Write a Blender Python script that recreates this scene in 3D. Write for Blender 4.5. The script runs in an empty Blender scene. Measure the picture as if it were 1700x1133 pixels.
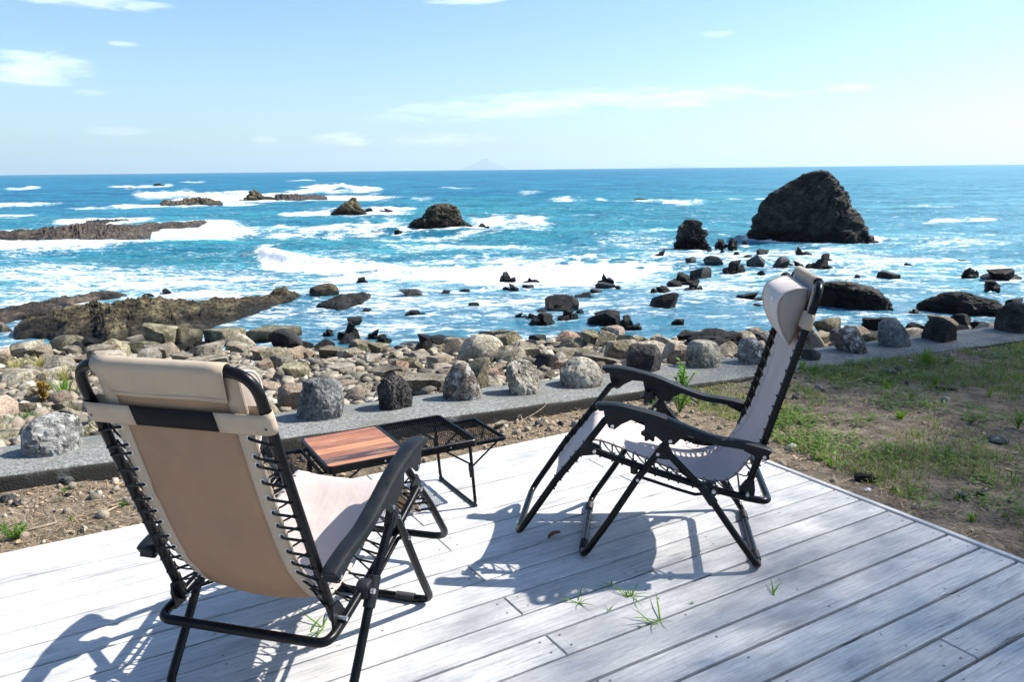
import bpy, bmesh, math, random
import numpy as np
from mathutils import Vector, Matrix

random.seed(7)
rng = np.random.default_rng(7)
SC = bpy.context.scene
COL = SC.collection

# ------------------------------------------------------------------ camera
F_PX, CXP, CYP, CAM_H = 1312.0, 850.0, 566.5, 1.5       # measured on the 1700 x 1133 photograph
ROLL = math.atan(0.0106)
PITCH = math.atan((CYP - 280.99) * math.cos(ROLL) / F_PX)
_f = np.array([0, math.cos(PITCH), -math.sin(PITCH)])
_r0 = np.array([1.0, 0, 0]); _u0 = np.cross(_r0, _f)
_a = -ROLL
CAM_R = math.cos(_a) * _r0 + math.sin(_a) * _u0
CAM_U = -math.sin(_a) * _r0 + math.cos(_a) * _u0
CAM_F = _f
CAM_P = np.array([0, 0, CAM_H])
cam_d = bpy.data.cameras.new('camera')
cam = bpy.data.objects.new('camera', cam_d); COL.objects.link(cam)
cam_d.sensor_fit = 'HORIZONTAL'; cam_d.sensor_width = 36.0
cam_d.lens = 36.0 * F_PX / 1700.0
cam_d.clip_start = 0.05; cam_d.clip_end = 200000.0
M = Matrix((( CAM_R[0], CAM_U[0], -CAM_F[0], 0), (CAM_R[1], CAM_U[1], -CAM_F[1], 0), (CAM_R[2], CAM_U[2], -CAM_F[2], CAM_H), (0, 0, 0, 1)))
cam.matrix_world = M
SC.camera = cam

# ------------------------------------------------------------------ daylight
SUN_AZ, SUN_EL = math.radians(77.0), math.radians(45.7)   # azimuth from +Y towards +X
SUN_V = np.array([math.sin(SUN_AZ) * math.cos(SUN_EL), math.cos(SUN_AZ) * math.cos(SUN_EL), math.sin(SUN_EL)])
SUN_STRENGTH, SKY_STRENGTH, EXPOSURE = 4.5, 0.094, 1.20
sun_d = bpy.data.lights.new('sun', 'SUN'); sun_d.energy = SUN_STRENGTH; sun_d.angle = math.radians(0.53)
sun_d.color = (1.0, 0.955, 0.89)
sun = bpy.data.objects.new('sun', sun_d); COL.objects.link(sun)
sun.rotation_euler = Vector(SUN_V).to_track_quat('Z', 'Y').to_euler()
sun.location = (20, 5, 30)
SC.view_settings.view_transform = 'Standard'
try: SC.view_settings.look = 'None'
except Exception: pass
SC.view_settings.exposure = EXPOSURE
SC.view_settings.gamma = 1.0
SC.view_settings.use_curve_mapping = False
SC.render.engine = 'CYCLES'
SC.cycles.max_bounces = 8
SC.cycles.diffuse_bounces = 3
SC.cycles.glossy_bounces = 3
SC.cycles.transmission_bounces = 4
SC.cycles.sample_clamp_indirect = 6.0
SC.cycles.use_denoising = True

# ------------------------------------------------------------------ node helper
class G:
    def __init__(s, nt): s.nt = nt
    def node(s, typ, ins=None, **attrs):
        n = s.nt.nodes.new(typ)
        for k, v in attrs.items(): setattr(n, k, v)
        for k, v in (ins or {}).items():
            sock = n.inputs[k]
            if isinstance(v, bpy.types.NodeSocket): s.nt.links.new(v, sock)
            elif v is not None: sock.default_value = v
        return n
    def math(s, op, a, b=None, c=None, clamp=False):
        return s.node('ShaderNodeMath', {0: a, 1: b, 2: c}, operation=op, use_clamp=clamp).outputs[0]
    def add(s, a, b): return s.math('ADD', a, b)
    def sub(s, a, b): return s.math('SUBTRACT', a, b)
    def mul(s, a, b): return s.math('MULTIPLY', a, b)
    def noise(s, vec, scale, detail=4.0, rough=0.55, dist=0.0, out=0):
        return s.node('ShaderNodeTexNoise', {'Vector': vec, 'Scale': scale, 'Detail': detail, 'Roughness': rough, 'Distortion': dist}).outputs[out]
    def vor(s, vec, scale, feature='F1', out=0, rand=1.0):
        return s.node('ShaderNodeTexVoronoi', {'Vector': vec, 'Scale': scale, 'Randomness': rand}, feature=feature).outputs[out]
    def mapping(s, vec, scale=(1, 1, 1), loc=(0, 0, 0), rot=(0, 0, 0)):
        return s.node('ShaderNodeMapping', {'Vector': vec, 'Scale': scale, 'Location': loc, 'Rotation': rot}).outputs[0]
    def ramp(s, fac, stops, interp='LINEAR'):
        n = s.node('ShaderNodeValToRGB', {'Fac': fac})
        cr = n.color_ramp; cr.interpolation = interp
        while len(cr.elements) < len(stops): cr.elements.new(0.5)
        for e, (p, c) in zip(cr.elements, stops):
            e.position = p
            e.color = (*c, 1) if len(c) == 3 else c
        return n.outputs[0]
    def mixc(s, fac, a, b, blend='MIX'):
        n = s.node('ShaderNodeMix', None, data_type='RGBA', blend_type=blend)
        for k, v in ((0, fac), (6, a), (7, b)):
            sock = n.inputs[k]
            if isinstance(v, bpy.types.NodeSocket): s.nt.links.new(v, sock)
            else: sock.default_value = (*v, 1) if isinstance(v, (tuple, list)) and len(v) == 3 else v
        return n.outputs[2]
    def mixf(s, fac, a, b):
        n = s.node('ShaderNodeMix', None, data_type='FLOAT')
        for k, v in ((0, fac), (2, a), (3, b)):
            sock = n.inputs[k]
            if isinstance(v, bpy.types.NodeSocket): s.nt.links.new(v, sock)
            else: sock.default_value = v
        return n.outputs[0]
    def mr(s, v, a, b, c=0.0, d=1.0, smooth=True):
        return s.node('ShaderNodeMapRange', {0: v, 1: a, 2: b, 3: c, 4: d}, interpolation_type='SMOOTHSTEP' if smooth else 'LINEAR', clamp=True).outputs[0]
    def bump(s, h, strength=0.5, dist=0.01, normal=None):
        return s.node('ShaderNodeBump', {'Height': h, 'Strength': strength, 'Distance': dist, 'Normal': normal}).outputs[0]
    def pos(s): return s.node('ShaderNodeNewGeometry').outputs['Position']
    def obj(s): return s.node('ShaderNodeTexCoord').outputs['Object']
    def rnd(s): return s.node('ShaderNodeObjectInfo').outputs['Random']
    def attr(s, name): return s.node('ShaderNodeAttribute', None, attribute_name=name)
    def xyz(s, v):
        n = s.node('ShaderNodeSeparateXYZ', {0: v}); return n.outputs
    def comb(s, x, y, z): return s.node('ShaderNodeCombineXYZ', {0: x, 1: y, 2: z}).outputs[0]
    def vadd(s, a, b): return s.node('ShaderNodeVectorMath', {0: a, 1: b}, operation='ADD').outputs[0]

def new_mat(name):
    m = bpy.data.materials.new(name); m.use_nodes = True
    m.node_tree.nodes.clear()
    return m, G(m.node_tree)
def finish(g, shader):
    o = g.node('ShaderNodeOutputMaterial')
    g.nt.links.new(shader, o.inputs['Surface'])
def pbr(g, color, rough=0.6, normal=None, metal=0.0, spec=0.5, ior=None, **kw):
    ins = {'Base Color': (*color, 1) if isinstance(color, tuple) and len(color) == 3 else color, 'Roughness': rough, 'Metallic': metal, 'Specular IOR Level': spec}
    if normal is not None: ins['Normal'] = normal
    if ior: ins['IOR'] = ior
    ins.update(kw)
    return g.node('ShaderNodeBsdfPrincipled', ins).outputs[0]

# ------------------------------------------------------------------ sky
W = bpy.data.worlds.new('World'); SC.world = W; W.use_nodes = True
W.node_tree.nodes.clear()
g = G(W.node_tree)
sky = g.node('ShaderNodeTexSky')
sky.sky_type = 'NISHITA'; sky.sun_disc = False
sky.sun_elevation = SUN_EL; sky.sun_rotation = SUN_AZ
sky.altitude = 0.0; sky.air_density = 1.0; sky.dust_density = 0.9; sky.ozone_density = 1.6
dirv = g.node('ShaderNodeTexCoord').outputs['Generated']
dx, dy, dz = g.xyz(dirv)
azim = g.math('ARCTAN2', dx, dy)
elev = g.math('ARCSINE', dz)
ae = g.comb(azim, g.mul(elev, 4.0), 0.0)
wisp = g.noise(g.mapping(ae, (5, 9, 1)), 3.0, 7.0, 0.62, 0.6)
puff = g.noise(g.mapping(ae, (16, 16, 1)), 2.2, 6.0, 0.6, 0.3)
def cloud_bank(az, el, wa, we, strength, tilt=0.0, tex=None, lo=0.34, hi=0.72):
    a = g.sub(azim, az); e = g.sub(g.sub(elev, el), g.mul(a, tilt))
    a2 = g.math('POWER', g.math('ABSOLUTE', g.mul(a, 1 / wa)), 2.0)
    e2 = g.math('POWER', g.math('ABSOLUTE', g.mul(e, 1 / we)), 2.0)
    body = g.math('SUBTRACT', 1.0, g.add(a2, e2), clamp=True)
    t = g.mr(g.add(tex, g.mul(body, 0.32)), lo + 0.16, hi + 0.24)
    return g.mul(g.mul(t, g.mr(body, 0.0, 0.45)), strength)
def px_dir(px, py):
    d = CAM_R * (px - CXP) / F_PX + CAM_U * (CYP - py) / F_PX + CAM_F
    d = d / np.linalg.norm(d)
    return math.atan2(d[0], d[1]), math.asin(d[2])
banks = [ (45, 112, 125, 40, 0.85, wisp, 0.0), (165, 5, 150, 14, 0.7, wisp, 0.0), (765, 0, 85, 9, 0.7, wisp, 0.0), (205, 72, 30, 6, 0.5, wisp, 0.0),
          (900, 172, 340, 26, 0.62, wisp, 0.06), (1130, 160, 170, 24, 0.6, wisp, 0.05), (1290, 155, 80, 8, 0.55, wisp, 0.0), (1190, 56, 36, 7, 0.5, wisp, 0.0), (1410, 146, 60, 9, 0.55, wisp, 0.0),
          (572, 231, 62, 15, 0.8, puff, 0.0), (730, 232, 110, 13, 0.45, puff, 0.0), (440, 232, 28, 9, 0.5, puff, 0.0), (150, 153, 40, 7, 0.5, wisp, 0.0), (190, 218, 70, 9, 0.35, wisp, 0.0), (1215, 250, 60, 8, 0.3, puff, 0.0)]
tot = None
for (px, py, w, h, s, tex, tilt) in banks:
    a0, e0 = px_dir(px, py); a1, _ = px_dir(px + w, py); _, e1 = px_dir(px, py - h)
    c = cloud_bank(a0, e0, abs(a1 - a0), abs(e1 - e0), s, tilt, tex)
    c = g.mul(c, 0.58)
    tot = c if tot is None else g.math('MAXIMUM', tot, c)
# thin veil in the lower sky all the way round
skycol = g.mixc(1.0, sky.outputs[0], (0.675, 0.81, 0.945), 'MULTIPLY')
cloudy = g.mixc(tot, skycol, (8.6, 8.9, 9.3))
bg = g.node('ShaderNodeBackground', {'Color': cloudy, 'Strength': SKY_STRENGTH})
wo = g.node('ShaderNodeOutputWorld'); W.node_tree.links.new(bg.outputs[0], wo.inputs['Surface'])

# ------------------------------------------------------------------ geometry helpers
def ray(px, py): return CAM_R * (px - CXP) / F_PX + CAM_U * (CYP - py) / F_PX + CAM_F
def gp(px, py, z):
    d = ray(px, py); t = (z - CAM_H) / d[2]; return CAM_P + t * d
def proj_np(P):
    d = P - CAM_P; z = d @ CAM_F
    return CXP + F_PX * (d @ CAM_R) / z, CYP - F_PX * (d @ CAM_U) / z

def hash3(ix, iy, iz, seed):
    h = (ix.astype(np.int64) * 374761393 + iy.astype(np.int64) * 668265263 + iz.astype(np.int64) * 2147483647 + seed * 1274126177) & 0xFFFFFFFF
    h = ((h ^ (h >> 13)) * 1274126177) & 0xFFFFFFFF
    h = ((h ^ (h >> 16)) * 2246822519) & 0xFFFFFFFF
    return ((h ^ (h >> 15)) & 0xFFFFFF) / float(0xFFFFFF)
def vnoise(P, seed=0):
    P = np.asarray(P, float); i = np.floor(P); f = P - i; i = i.astype(np.int64)
    u = f * f * f * (f * (f * 6 - 15) + 10)
    r = 0
    for a in (0, 1):
        wx = u[:, 0] if a else 1 - u[:, 0]
        for b in (0, 1):
            wy = u[:, 1] if b else 1 - u[:, 1]
            for c in (0, 1):
                wz = u[:, 2] if c else 1 - u[:, 2]
                r = r + wx * wy * wz * hash3(i[:, 0] + a, i[:, 1] + b, i[:, 2] + c, seed)
    return r * 2 - 1
def fbm(P, octv=4, seed=0, gain=0.5, lac=2.03):
    P = np.asarray(P, float); r = 0; a = 1.0; n = 0
    for o in range(octv):
        r = r + a * vnoise(P, seed + o * 17); n += a; a *= gain; P = P * lac + 3.7
    return r / n
def ridged(P, octv=4, seed=0, gain=0.5):
    P = np.asarray(P, float); r = 0; a = 1.0; n = 0
    for o in range(octv):
        r = r + a * (1 - np.abs(vnoise(P, seed + o * 31)) * 2); n += a; a *= gain; P = P * 2.1 + 1.3
    return r / n
def sstep(a, b, x):
    t = np.clip((x - a) / (b - a), 0, 1); return t * t * (3 - 2 * t)

class MB:
    """collects verts and faces, links them as one mesh object"""
    def __init__(s): s.v = []; s.f = []
    def ext(s, v, f):
        o = len(s.v); s.v += [tuple(map(float, p)) for p in v]; s.f += [tuple(i + o for i in q) for q in f]
    def box(s, lo, hi):
        x0, y0, z0 = lo; x1, y1, z1 = hi
        s.ext([(x0, y0, z0), (x1, y0, z0), (x1, y1, z0), (x0, y1, z0), (x0, y0, z1), (x1, y0, z1), (x1, y1, z1), (x0, y1, z1)],
              [(0, 3, 2, 1), (4, 5, 6, 7), (0, 1, 5, 4), (1, 2, 6, 5), (2, 3, 7, 6), (3, 0, 4, 7)])
    def tube(s, path, r, n=10, closed=False, cap=True, sx=1.0):
        P = [Vector(p) for p in path]; m = len(P)
        if m < 2: return
        T = []
        for i in range(m):
            a = P[(i - 1) % m] if (closed or i > 0) else P[i]
            b = P[(i + 1) % m] if (closed or i < m - 1) else P[i]
            d = (b - a); T.append(d.normalized() if d.length > 1e-9 else Vector((0, 0, 1)))
        up = Vector((0, 0, 1)) if abs(T[0].z) < 0.9 else Vector((1, 0, 0))
        nrm = (up - T[0] * up.dot(T[0])).normalized()
        v = []
        for i in range(m):
            if i > 0: nrm = (nrm - T[i] * nrm.dot(T[i])).normalized()
            bi = T[i].cross(nrm); rr = r[i] if isinstance(r, (list, tuple)) else r
            for k in range(n):
                a = 2 * math.pi * k / n
                v.append(P[i] + nrm * (math.cos(a) * rr) + bi * (math.sin(a) * rr * sx))
        f = []
        for i in range(m if closed else m - 1):
            j = (i + 1) % m
            for k in range(n):
                k2 = (k + 1) % n
                f.append((i * n + k, i * n + k2, j * n + k2, j * n + k))
        if cap and not closed:
            f.append(tuple(reversed(range(n)))); f.append(tuple((m - 1) * n + k for k in range(n)))
        s.ext(v, f)
    def cyl(s, a, b, r, n=14): s.tube([a, b], r, n)
    def prism(s, outline, y0, y1):
        """outline in (x, z), extruded along y"""
        n = len(outline)
        v = [(x, y0, z) for x, z in outline] + [(x, y1, z) for x, z in outline]
        f = [(i, (i + 1) % n, n + (i + 1) % n, n + i) for i in range(n)]
        f += [tuple(range(n - 1, -1, -1)), tuple(range(n, 2 * n))]
        s.ext(v, f)
    def grid(s, rows):
        n = len(rows[0]); v = [p for r in rows for p in r]
        f = [(i * n + k, i * n + k + 1, (i + 1) * n + k + 1, (i + 1) * n + k) for i in range(len(rows) - 1) for k in range(n - 1)]
        s.ext(v, f)
    def build(s, name, mat, parent=None, smooth=True, angle=35, mod=None):
        me = bpy.data.meshes.new(name); me.from_pydata(s.v, [], s.f); me.validate(); 
        bm = bmesh.new(); bm.from_mesh(me); bmesh.ops.recalc_face_normals(bm, faces=bm.faces); bm.to_mesh(me); bm.free()
        if mat: me.materials.append(mat)
        if smooth:
            me.polygons.foreach_set('use_smooth', [True] * len(me.polygons)); me.set_sharp_from_angle(angle=math.radians(angle))
        o = bpy.data.objects.new(name, me); COL.objects.link(o)
        if parent is not None: o.parent = parent
        return o

def np_mesh(name, V, F, mat=None, smooth=True, attrs=None):
    me = bpy.data.meshes.new(name); V = np.asarray(V, np.float32); F = np.asarray(F, np.int32); k = F.shape[1]
    me.vertices.add(len(V)); me.vertices.foreach_set('co', V.ravel())
    me.loops.add(F.size); me.loops.foreach_set('vertex_index', F.ravel())
    me.polygons.add(len(F)); me.polygons.foreach_set('loop_start', np.arange(0, F.size, k, dtype=np.int32))
    try: me.polygons.foreach_set('loop_total', np.full(len(F), k, np.int32))
    except Exception: pass
    me.update(calc_edges=True)
    if smooth: me.polygons.foreach_set('use_smooth', np.ones(len(F), bool))
    for an, av in (attrs or {}).items():
        at = me.attributes.new(an, 'FLOAT', 'POINT'); at.data.foreach_set('value', np.asarray(av, np.float32))
    if mat: me.materials.append(mat)
    return me
def link(name, me, parent=None, loc=None, rotz=0.0, scale=None):
    o = bpy.data.objects.new(name, me); COL.objects.link(o)
    if parent is not None: o.parent = parent
    if loc is not None: o.location = loc
    if rotz: o.rotation_euler = (0, 0, rotz)
    if scale is not None: o.scale = scale
    return o
def grid_faces(nr, nc):
    i, j = np.meshgrid(np.arange(nr - 1), np.arange(nc - 1), indexing='ij'); a = (i * nc + j).ravel()
    return np.stack([a, a + 1, a + nc + 1, a + nc], 1)
def tag(o, label=None, cat=None, group=None, kind=None):
    if label: o['label'] = label
    if cat: o['category'] = cat
    if group: o['group'] = group
    if kind: o['kind'] = kind
    return o
def empty(name, loc=(0, 0, 0), rz=0.0):
    o = bpy.data.objects.new(name, None); COL.objects.link(o); o.location = loc; o.rotation_euler = (0, 0, rz); o.empty_display_size = 0.1
    return o
def fillet(pts, r, seg=6):
    P = [Vector(p) for p in pts]; out = [P[0]]
    for i in range(1, len(P) - 1):
        a, b, c = P[i - 1], P[i], P[i + 1]
        d1 = (a - b); d2 = (c - b); l1, l2 = d1.length, d2.length; d1.normalize(); d2.normalize()
        ang = d1.angle(d2)
        if ang > math.pi - 0.02: out.append(b); continue
        rr = r[i] if isinstance(r, (list, tuple)) else r
        k = min(rr / math.tan(ang / 2), l1 * 0.49, l2 * 0.49)
        p0 = b + d1 * k; p1 = b + d2 * k
        for j in range(seg + 1):
            t = j / seg
            out.append(p0 * (1 - t) ** 2 + b * 2 * t * (1 - t) + p1 * t ** 2)
    out.append(P[-1]); return out
def catmull(pts, sub=6):
    P = [np.array(p, float) for p in pts]; P = [2 * P[0] - P[1]] + P + [2 * P[-1] - P[-2]]; out = []
    for i in range(1, len(P) - 2):
        for k in range(sub):
            t = k / sub
            out.append(0.5 * ((2 * P[i]) + (-P[i - 1] + P[i + 1]) * t + (2 * P[i - 1] - 5 * P[i] + 4 * P[i + 1] - P[i + 2]) * t * t + (-P[i - 1] + 3 * P[i] - 3 * P[i + 1] + P[i + 2]) * t ** 3))
    out.append(P[-2]); return out
def copy_tree(o, parent=None):
    c = o.copy(); COL.objects.link(c)
    if parent is not None: c.parent = parent
    for ch in list(o.children): copy_tree(ch, c)
    return c
# ------------------------------------------------------------------ materials
def mat_deck():
    m, g = new_mat('weathered_deck_wood'); o = g.obj(); r = g.rnd()
    off = g.comb(g.mul(r, 37.0), g.mul(r, 91.0), g.mul(r, 13.0)); p = g.vadd(o, off)
    grain = g.noise(g.mapping(p, (2.6, 62, 10)), 2.2, 7, 0.68, 0.35)
    fine = g.noise(g.mapping(p, (3.0, 160, 40)), 3.0, 4, 0.7)
    stain = g.noise(g.mapping(p, (1.2, 4, 4)), 2.2, 5, 0.62)
    c = g.ramp(grain, [(0.28, (0.24, 0.237, 0.232)), (0.41, (0.45, 0.442, 0.428)), (0.56, (0.565, 0.555, 0.537)), (0.78, (0.65, 0.64, 0.62))])
    c = g.mixc(g.mr(fine, 0.50, 0.78, 0, 0.5), c, (0.25, 0.245, 0.24))
    c = g.mixc(g.mr(stain, 0.47, 0.74, 0, 0.72), c, (0.255, 0.26, 0.265))
    mot = g.noise(g.mapping(p, (1.0, 2.2, 1)), 38, 5, 0.72); c = g.mixc(g.mr(mot, 0.50, 0.72, 0, 0.55), c, (0.30, 0.305, 0.31))
    tone = g.mixf(r, 0.86, 1.06); c = g.mixc(1.0, c, g.comb(tone, tone, tone), 'MULTIPLY')
    # knots: few, elongated along the grain
    kd = g.vor(g.mapping(p, (1.05, 4.4, 0.0)), 1.15, 'F1'); kc = g.node('ShaderNodeTexVoronoi', {'Vector': g.mapping(p, (1.05, 4.4, 0.0)), 'Scale': 1.15}).outputs['Color']
    pick = g.mr(g.xyz(kc)[0], 0.42, 0.44)
    wob = g.mul(g.sub(g.noise(p, 60, 3), 0.5), 0.05)
    kn = g.mul(g.mr(g.add(kd, wob), 0.045, 0.02), pick); ringk = g.mul(g.mr(g.add(kd, wob), 0.12, 0.04), pick)
    c = g.mixc(g.mul(ringk, 0.45), c, (0.22, 0.20, 0.17)); c = g.mixc(kn, c, (0.055, 0.045, 0.04))
    # long drying checks
    ck = g.noise(g.mapping(p, (0.7, 26, 8)), 1.6, 2, 0.4); line = g.math('ABSOLUTE', g.sub(ck, 0.5))
    crack = g.mul(g.mr(line, 0.010, 0.002), g.mr(g.noise(g.mapping(p, (0.9, 5, 5)), 1.7, 2), 0.52, 0.62))
    c = g.mixc(g.mul(crack, 0.75), c, (0.10, 0.095, 0.09))
    h = g.sub(g.add(g.mul(grain, 0.7), g.mul(fine, 0.5)), g.mul(crack, 1.2))
    finish(g, pbr(g, c, g.mr(grain, 0.2, 0.8, 0.78, 0.58), g.bump(h, 0.55, 0.004), spec=0.4)); return m
def mat_simple(name, col, rough=0.5, spec=0.5, bump_scale=None, bump_s=0.2, bump_d=0.002, metal=0.0, var=0.0):
    m, g = new_mat(name); c = col; nrm = None
    if bump_scale:
        n = g.noise(g.obj(), bump_scale, 4, 0.6); nrm = g.bump(n, bump_s, bump_d)
        if var: c = g.mixc(g.mr(n, 0.3, 0.7), tuple(x * (1 - var) for x in col), tuple(min(1, x * (1 + var)) for x in col))
    finish(g, pbr(g, c, rough, nrm, metal, spec)); return m
def mat_fabric(name, col, trans, sh=0.3, weave=900.0):
    m, g = new_mat(name); o = g.obj()
    x, y, z = g.xyz(o)
    w1 = g.math('SINE', g.mul(y, weave)); w2 = g.math('SINE', g.mul(g.add(x, z), weave)); wv = g.mul(w1, w2)
    mott = g.noise(o, 9, 4, 0.6); cr = g.noise(g.mapping(o, (3, 6, 3)), 2.0, 3)
    c = g.mixc(g.mr(mott, 0.3, 0.7), tuple(k * 0.93 for k in col), tuple(k * 1.05 for k in col))
    c = g.mixc(g.mr(wv, -1, 1, 0, 0.12), c, tuple(k * 0.7 for k in col))
    nrm = g.bump(g.add(g.mul(wv, 0.15), g.mul(cr, 6.0)), 0.35, 0.004)
    d = pbr(g, c, 0.85, nrm, spec=0.25)
    t = g.node('ShaderNodeBsdfTranslucent', {'Color': (*trans, 1), 'Normal': nrm}).outputs[0]
    mx = g.node('ShaderNodeMixShader', {0: sh}); g.nt.links.new(d, mx.inputs[1]); g.nt.links.new(t, mx.inputs[2])
    finish(g, mx.outputs[0]); return m
def mat_frame():
    m, g = new_mat('black_powder_coat'); o = g.obj()
    n = g.noise(o, 900, 2); dust = g.noise(o, 14, 5, 0.65)
    c = g.mixc(g.mr(dust, 0.45, 0.8, 0, 0.5), (0.003, 0.0032, 0.0036), (0.010, 0.010, 0.011))
    finish(g, pbr(g, c, g.mr(dust, 0.3, 0.7, 0.22, 0.36), g.bump(n, 0.12, 0.001), spec=0.2)); return m
def mat_plastic():
    m, g = new_mat('dark_textured_plastic'); o = g.obj()
    n = g.noise(o, 1400, 3); dust = g.noise(o, 10, 5, 0.7)
    c = g.mixc(g.mr(dust, 0.42, 0.75, 0, 0.7), (0.006, 0.008, 0.010), (0.017, 0.019, 0.021))
    finish(g, pbr(g, c, g.mr(dust, 0.3, 0.7, 0.36, 0.56), g.bump(n, 0.3, 0.0012), spec=0.26)); return m
def mat_tablewood():
    m, g = new_mat('printed_red_wood'); o = g.obj(); x, y, z = g.xyz(o)
    row = g.math('FLOOR', g.mul(g.add(y, 0.2), 1 / 0.062)); off = g.comb(g.mul(row, 3.7), g.mul(row, 1.9), 0)
    p = g.vadd(o, off)
    gr = g.noise(g.mapping(p, (3.0, 46, 1)), 2.0, 6, 0.65, 0.5); tone = g.node('ShaderNodeTexWhiteNoise', {'W': row}, noise_dimensions='1D').outputs[0]
    c = g.ramp(g.add(g.mul(gr, 0.75), g.add(-0.10, g.mul(tone, 0.42))), [(0.30, (0.05, 0.022, 0.014)), (0.43, (0.17, 0.06, 0.028)), (0.57, (0.36, 0.13, 0.048)), (0.74, (0.56, 0.27, 0.11))])
    pale = g.noise(g.mapping(p, (4, 14, 1)), 2.4, 3)
    c = g.mixc(g.mr(pale, 0.5, 0.75, 0, 0.5), c, (0.42, 0.27, 0.16))
    e = g.math('FRACT', g.mul(g.add(y, 0.2), 1 / 0.062)); seam = g.math('MAXIMUM', g.mr(e, 0.03, 0.0), g.mr(e, 0.97, 1.0))
    c = g.mixc(g.mul(seam, 0.7), c, (0.05, 0.02, 0.015))
    finish(g, pbr(g, c, 0.33, g.bump(gr, 0.1, 0.002), spec=0.5)); return m
def mat_concrete():
    m, g = new_mat('exposed_aggregate_concrete'); p = g.pos()
    v = g.node('ShaderNodeTexVoronoi', {'Vector': p, 'Scale': 95.0}); cell = g.xyz(v.outputs['Color'])[0]
    big = g.noise(p, 1.7, 5, 0.6); sp = g.noise(p, 42, 4, 0.7)
    c = g.ramp(cell, [(0.05, (0.10, 0.105, 0.10)), (0.35, (0.165, 0.17, 0.16)), (0.7, (0.205, 0.207, 0.195)), (0.97, (0.29, 0.285, 0.265))])
    c = g.mixc(g.mr(big, 0.42, 0.68, 0, 0.65), c, (0.115, 0.122, 0.105)); c = g.mixc(g.mr(sp, 0.5, 0.72, 0, 0.45), c, (0.055, 0.06, 0.05))
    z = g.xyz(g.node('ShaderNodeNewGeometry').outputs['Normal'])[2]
    c = g.mixc(g.mul(g.mr(z, 0.75, 0.45), g.mr(g.noise(p, 5, 4), 0.22, 0.42)), c, (0.032, 0.030, 0.025))  # side faces darkened: dirt plus painted shade of the overhanging lip
    h = g.add(g.mul(v.outputs[0], -0.8), g.mul(sp, 0.8)); finish(g, pbr(g, c, 0.82, g.bump(h, 0.5, 0.005), spec=0.25)); return m
def mat_rock(name, dark, mid, light, wet_z=None, scale=1.0, lichen=None, wet_dark=(0.007, 0.007, 0.007), strata=False, seed=0.0, hue=None):
    m, g = new_mat(name); p0 = g.pos(); r = g.rnd()
    p = g.vadd(p0, g.comb(g.mul(r, 53.0), g.mul(r, 31.0), g.add(g.mul(r, 17.0), seed)))
    n1 = g.noise(p, 2.6 * scale, 6, 0.62, 0.3); n2 = g.noise(p, 17 * scale, 6, 0.68); n3 = g.noise(p, 75 * scale, 3, 0.7)
    if strata:
        n2 = g.noise(g.mapping(p, (1.0, 1.0, 4.5), rot=(0.5, -0.45, 0)), 5 * scale, 6, 0.66, 0.4)
    mixv = g.add(g.mul(n1, 0.55), g.mul(n2, 0.45))
    c = g.ramp(mixv, [(0.39, dark), (0.5, mid), (0.62, light)])
    if hue: c = g.mixc(g.mr(r, 0.35, 0.9, 0, 0.85), c, g.mixc(g.mr(n1, 0.3, 0.7), tuple(k * 0.6 for k in hue), hue))
    tone = g.mixf(g.math('FRACT', g.mul(r, 7.13)), 0.62, 1.3); c = g.mixc(1.0, c, g.comb(tone, tone, tone), 'MULTIPLY')
    c = g.mixc(g.mr(n3, 0.55, 0.8, 0, 0.5), c, tuple(k * 0.45 for k in dark))
    cr = g.vor(g.vadd(g.mapping(p, (1, 1, 1.6), rot=(0.4, 0.3, 0)), g.node('ShaderNodeTexNoise', {'Vector': p, 'Scale': 3.0 * scale, 'Detail': 3.0}).outputs[1]), 2.3 * scale, 'DISTANCE_TO_EDGE')
    crack = g.mr(cr, 0.022, 0.0); c = g.mixc(g.mul(crack, 0.7), c, tuple(k * 0.3 for k in dark))
    if lichen:
        ln = g.add(g.mul(g.noise(p, 7 * scale, 5, 0.65), 0.7), g.mul(g.noise(p, 38 * scale, 4, 0.7), 0.3))
        c = g.mixc(g.mr(ln, lichen[1], lichen[1] + 0.09, 0, 0.85), c, lichen[0])
    rough = 0.85; spec = 0.35
    if wet_z is not None:
        z = g.xyz(p0)[2]; wn = g.mul(g.sub(g.noise(p0, 1.1, 4), 0.5), 0.9)
        wet = g.mr(g.add(z, wn), wet_z + 0.22, wet_z - 0.12)
        c = g.mixc(g.mul(wet, 0.88), c, wet_dark); rough = g.mixf(wet, 0.85, 0.34); spec = g.mixf(wet, 0.3, 0.16)
    h = g.add(g.add(g.mul(n1, 1.0), g.mul(n2, 0.9)), g.add(g.mul(n3, 0.22), g.mul(crack, -0.7)))
    finish(g, pbr(g, c, rough, g.bump(h, 1.0, 0.07 / scale), spec=spec)); return m
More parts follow.
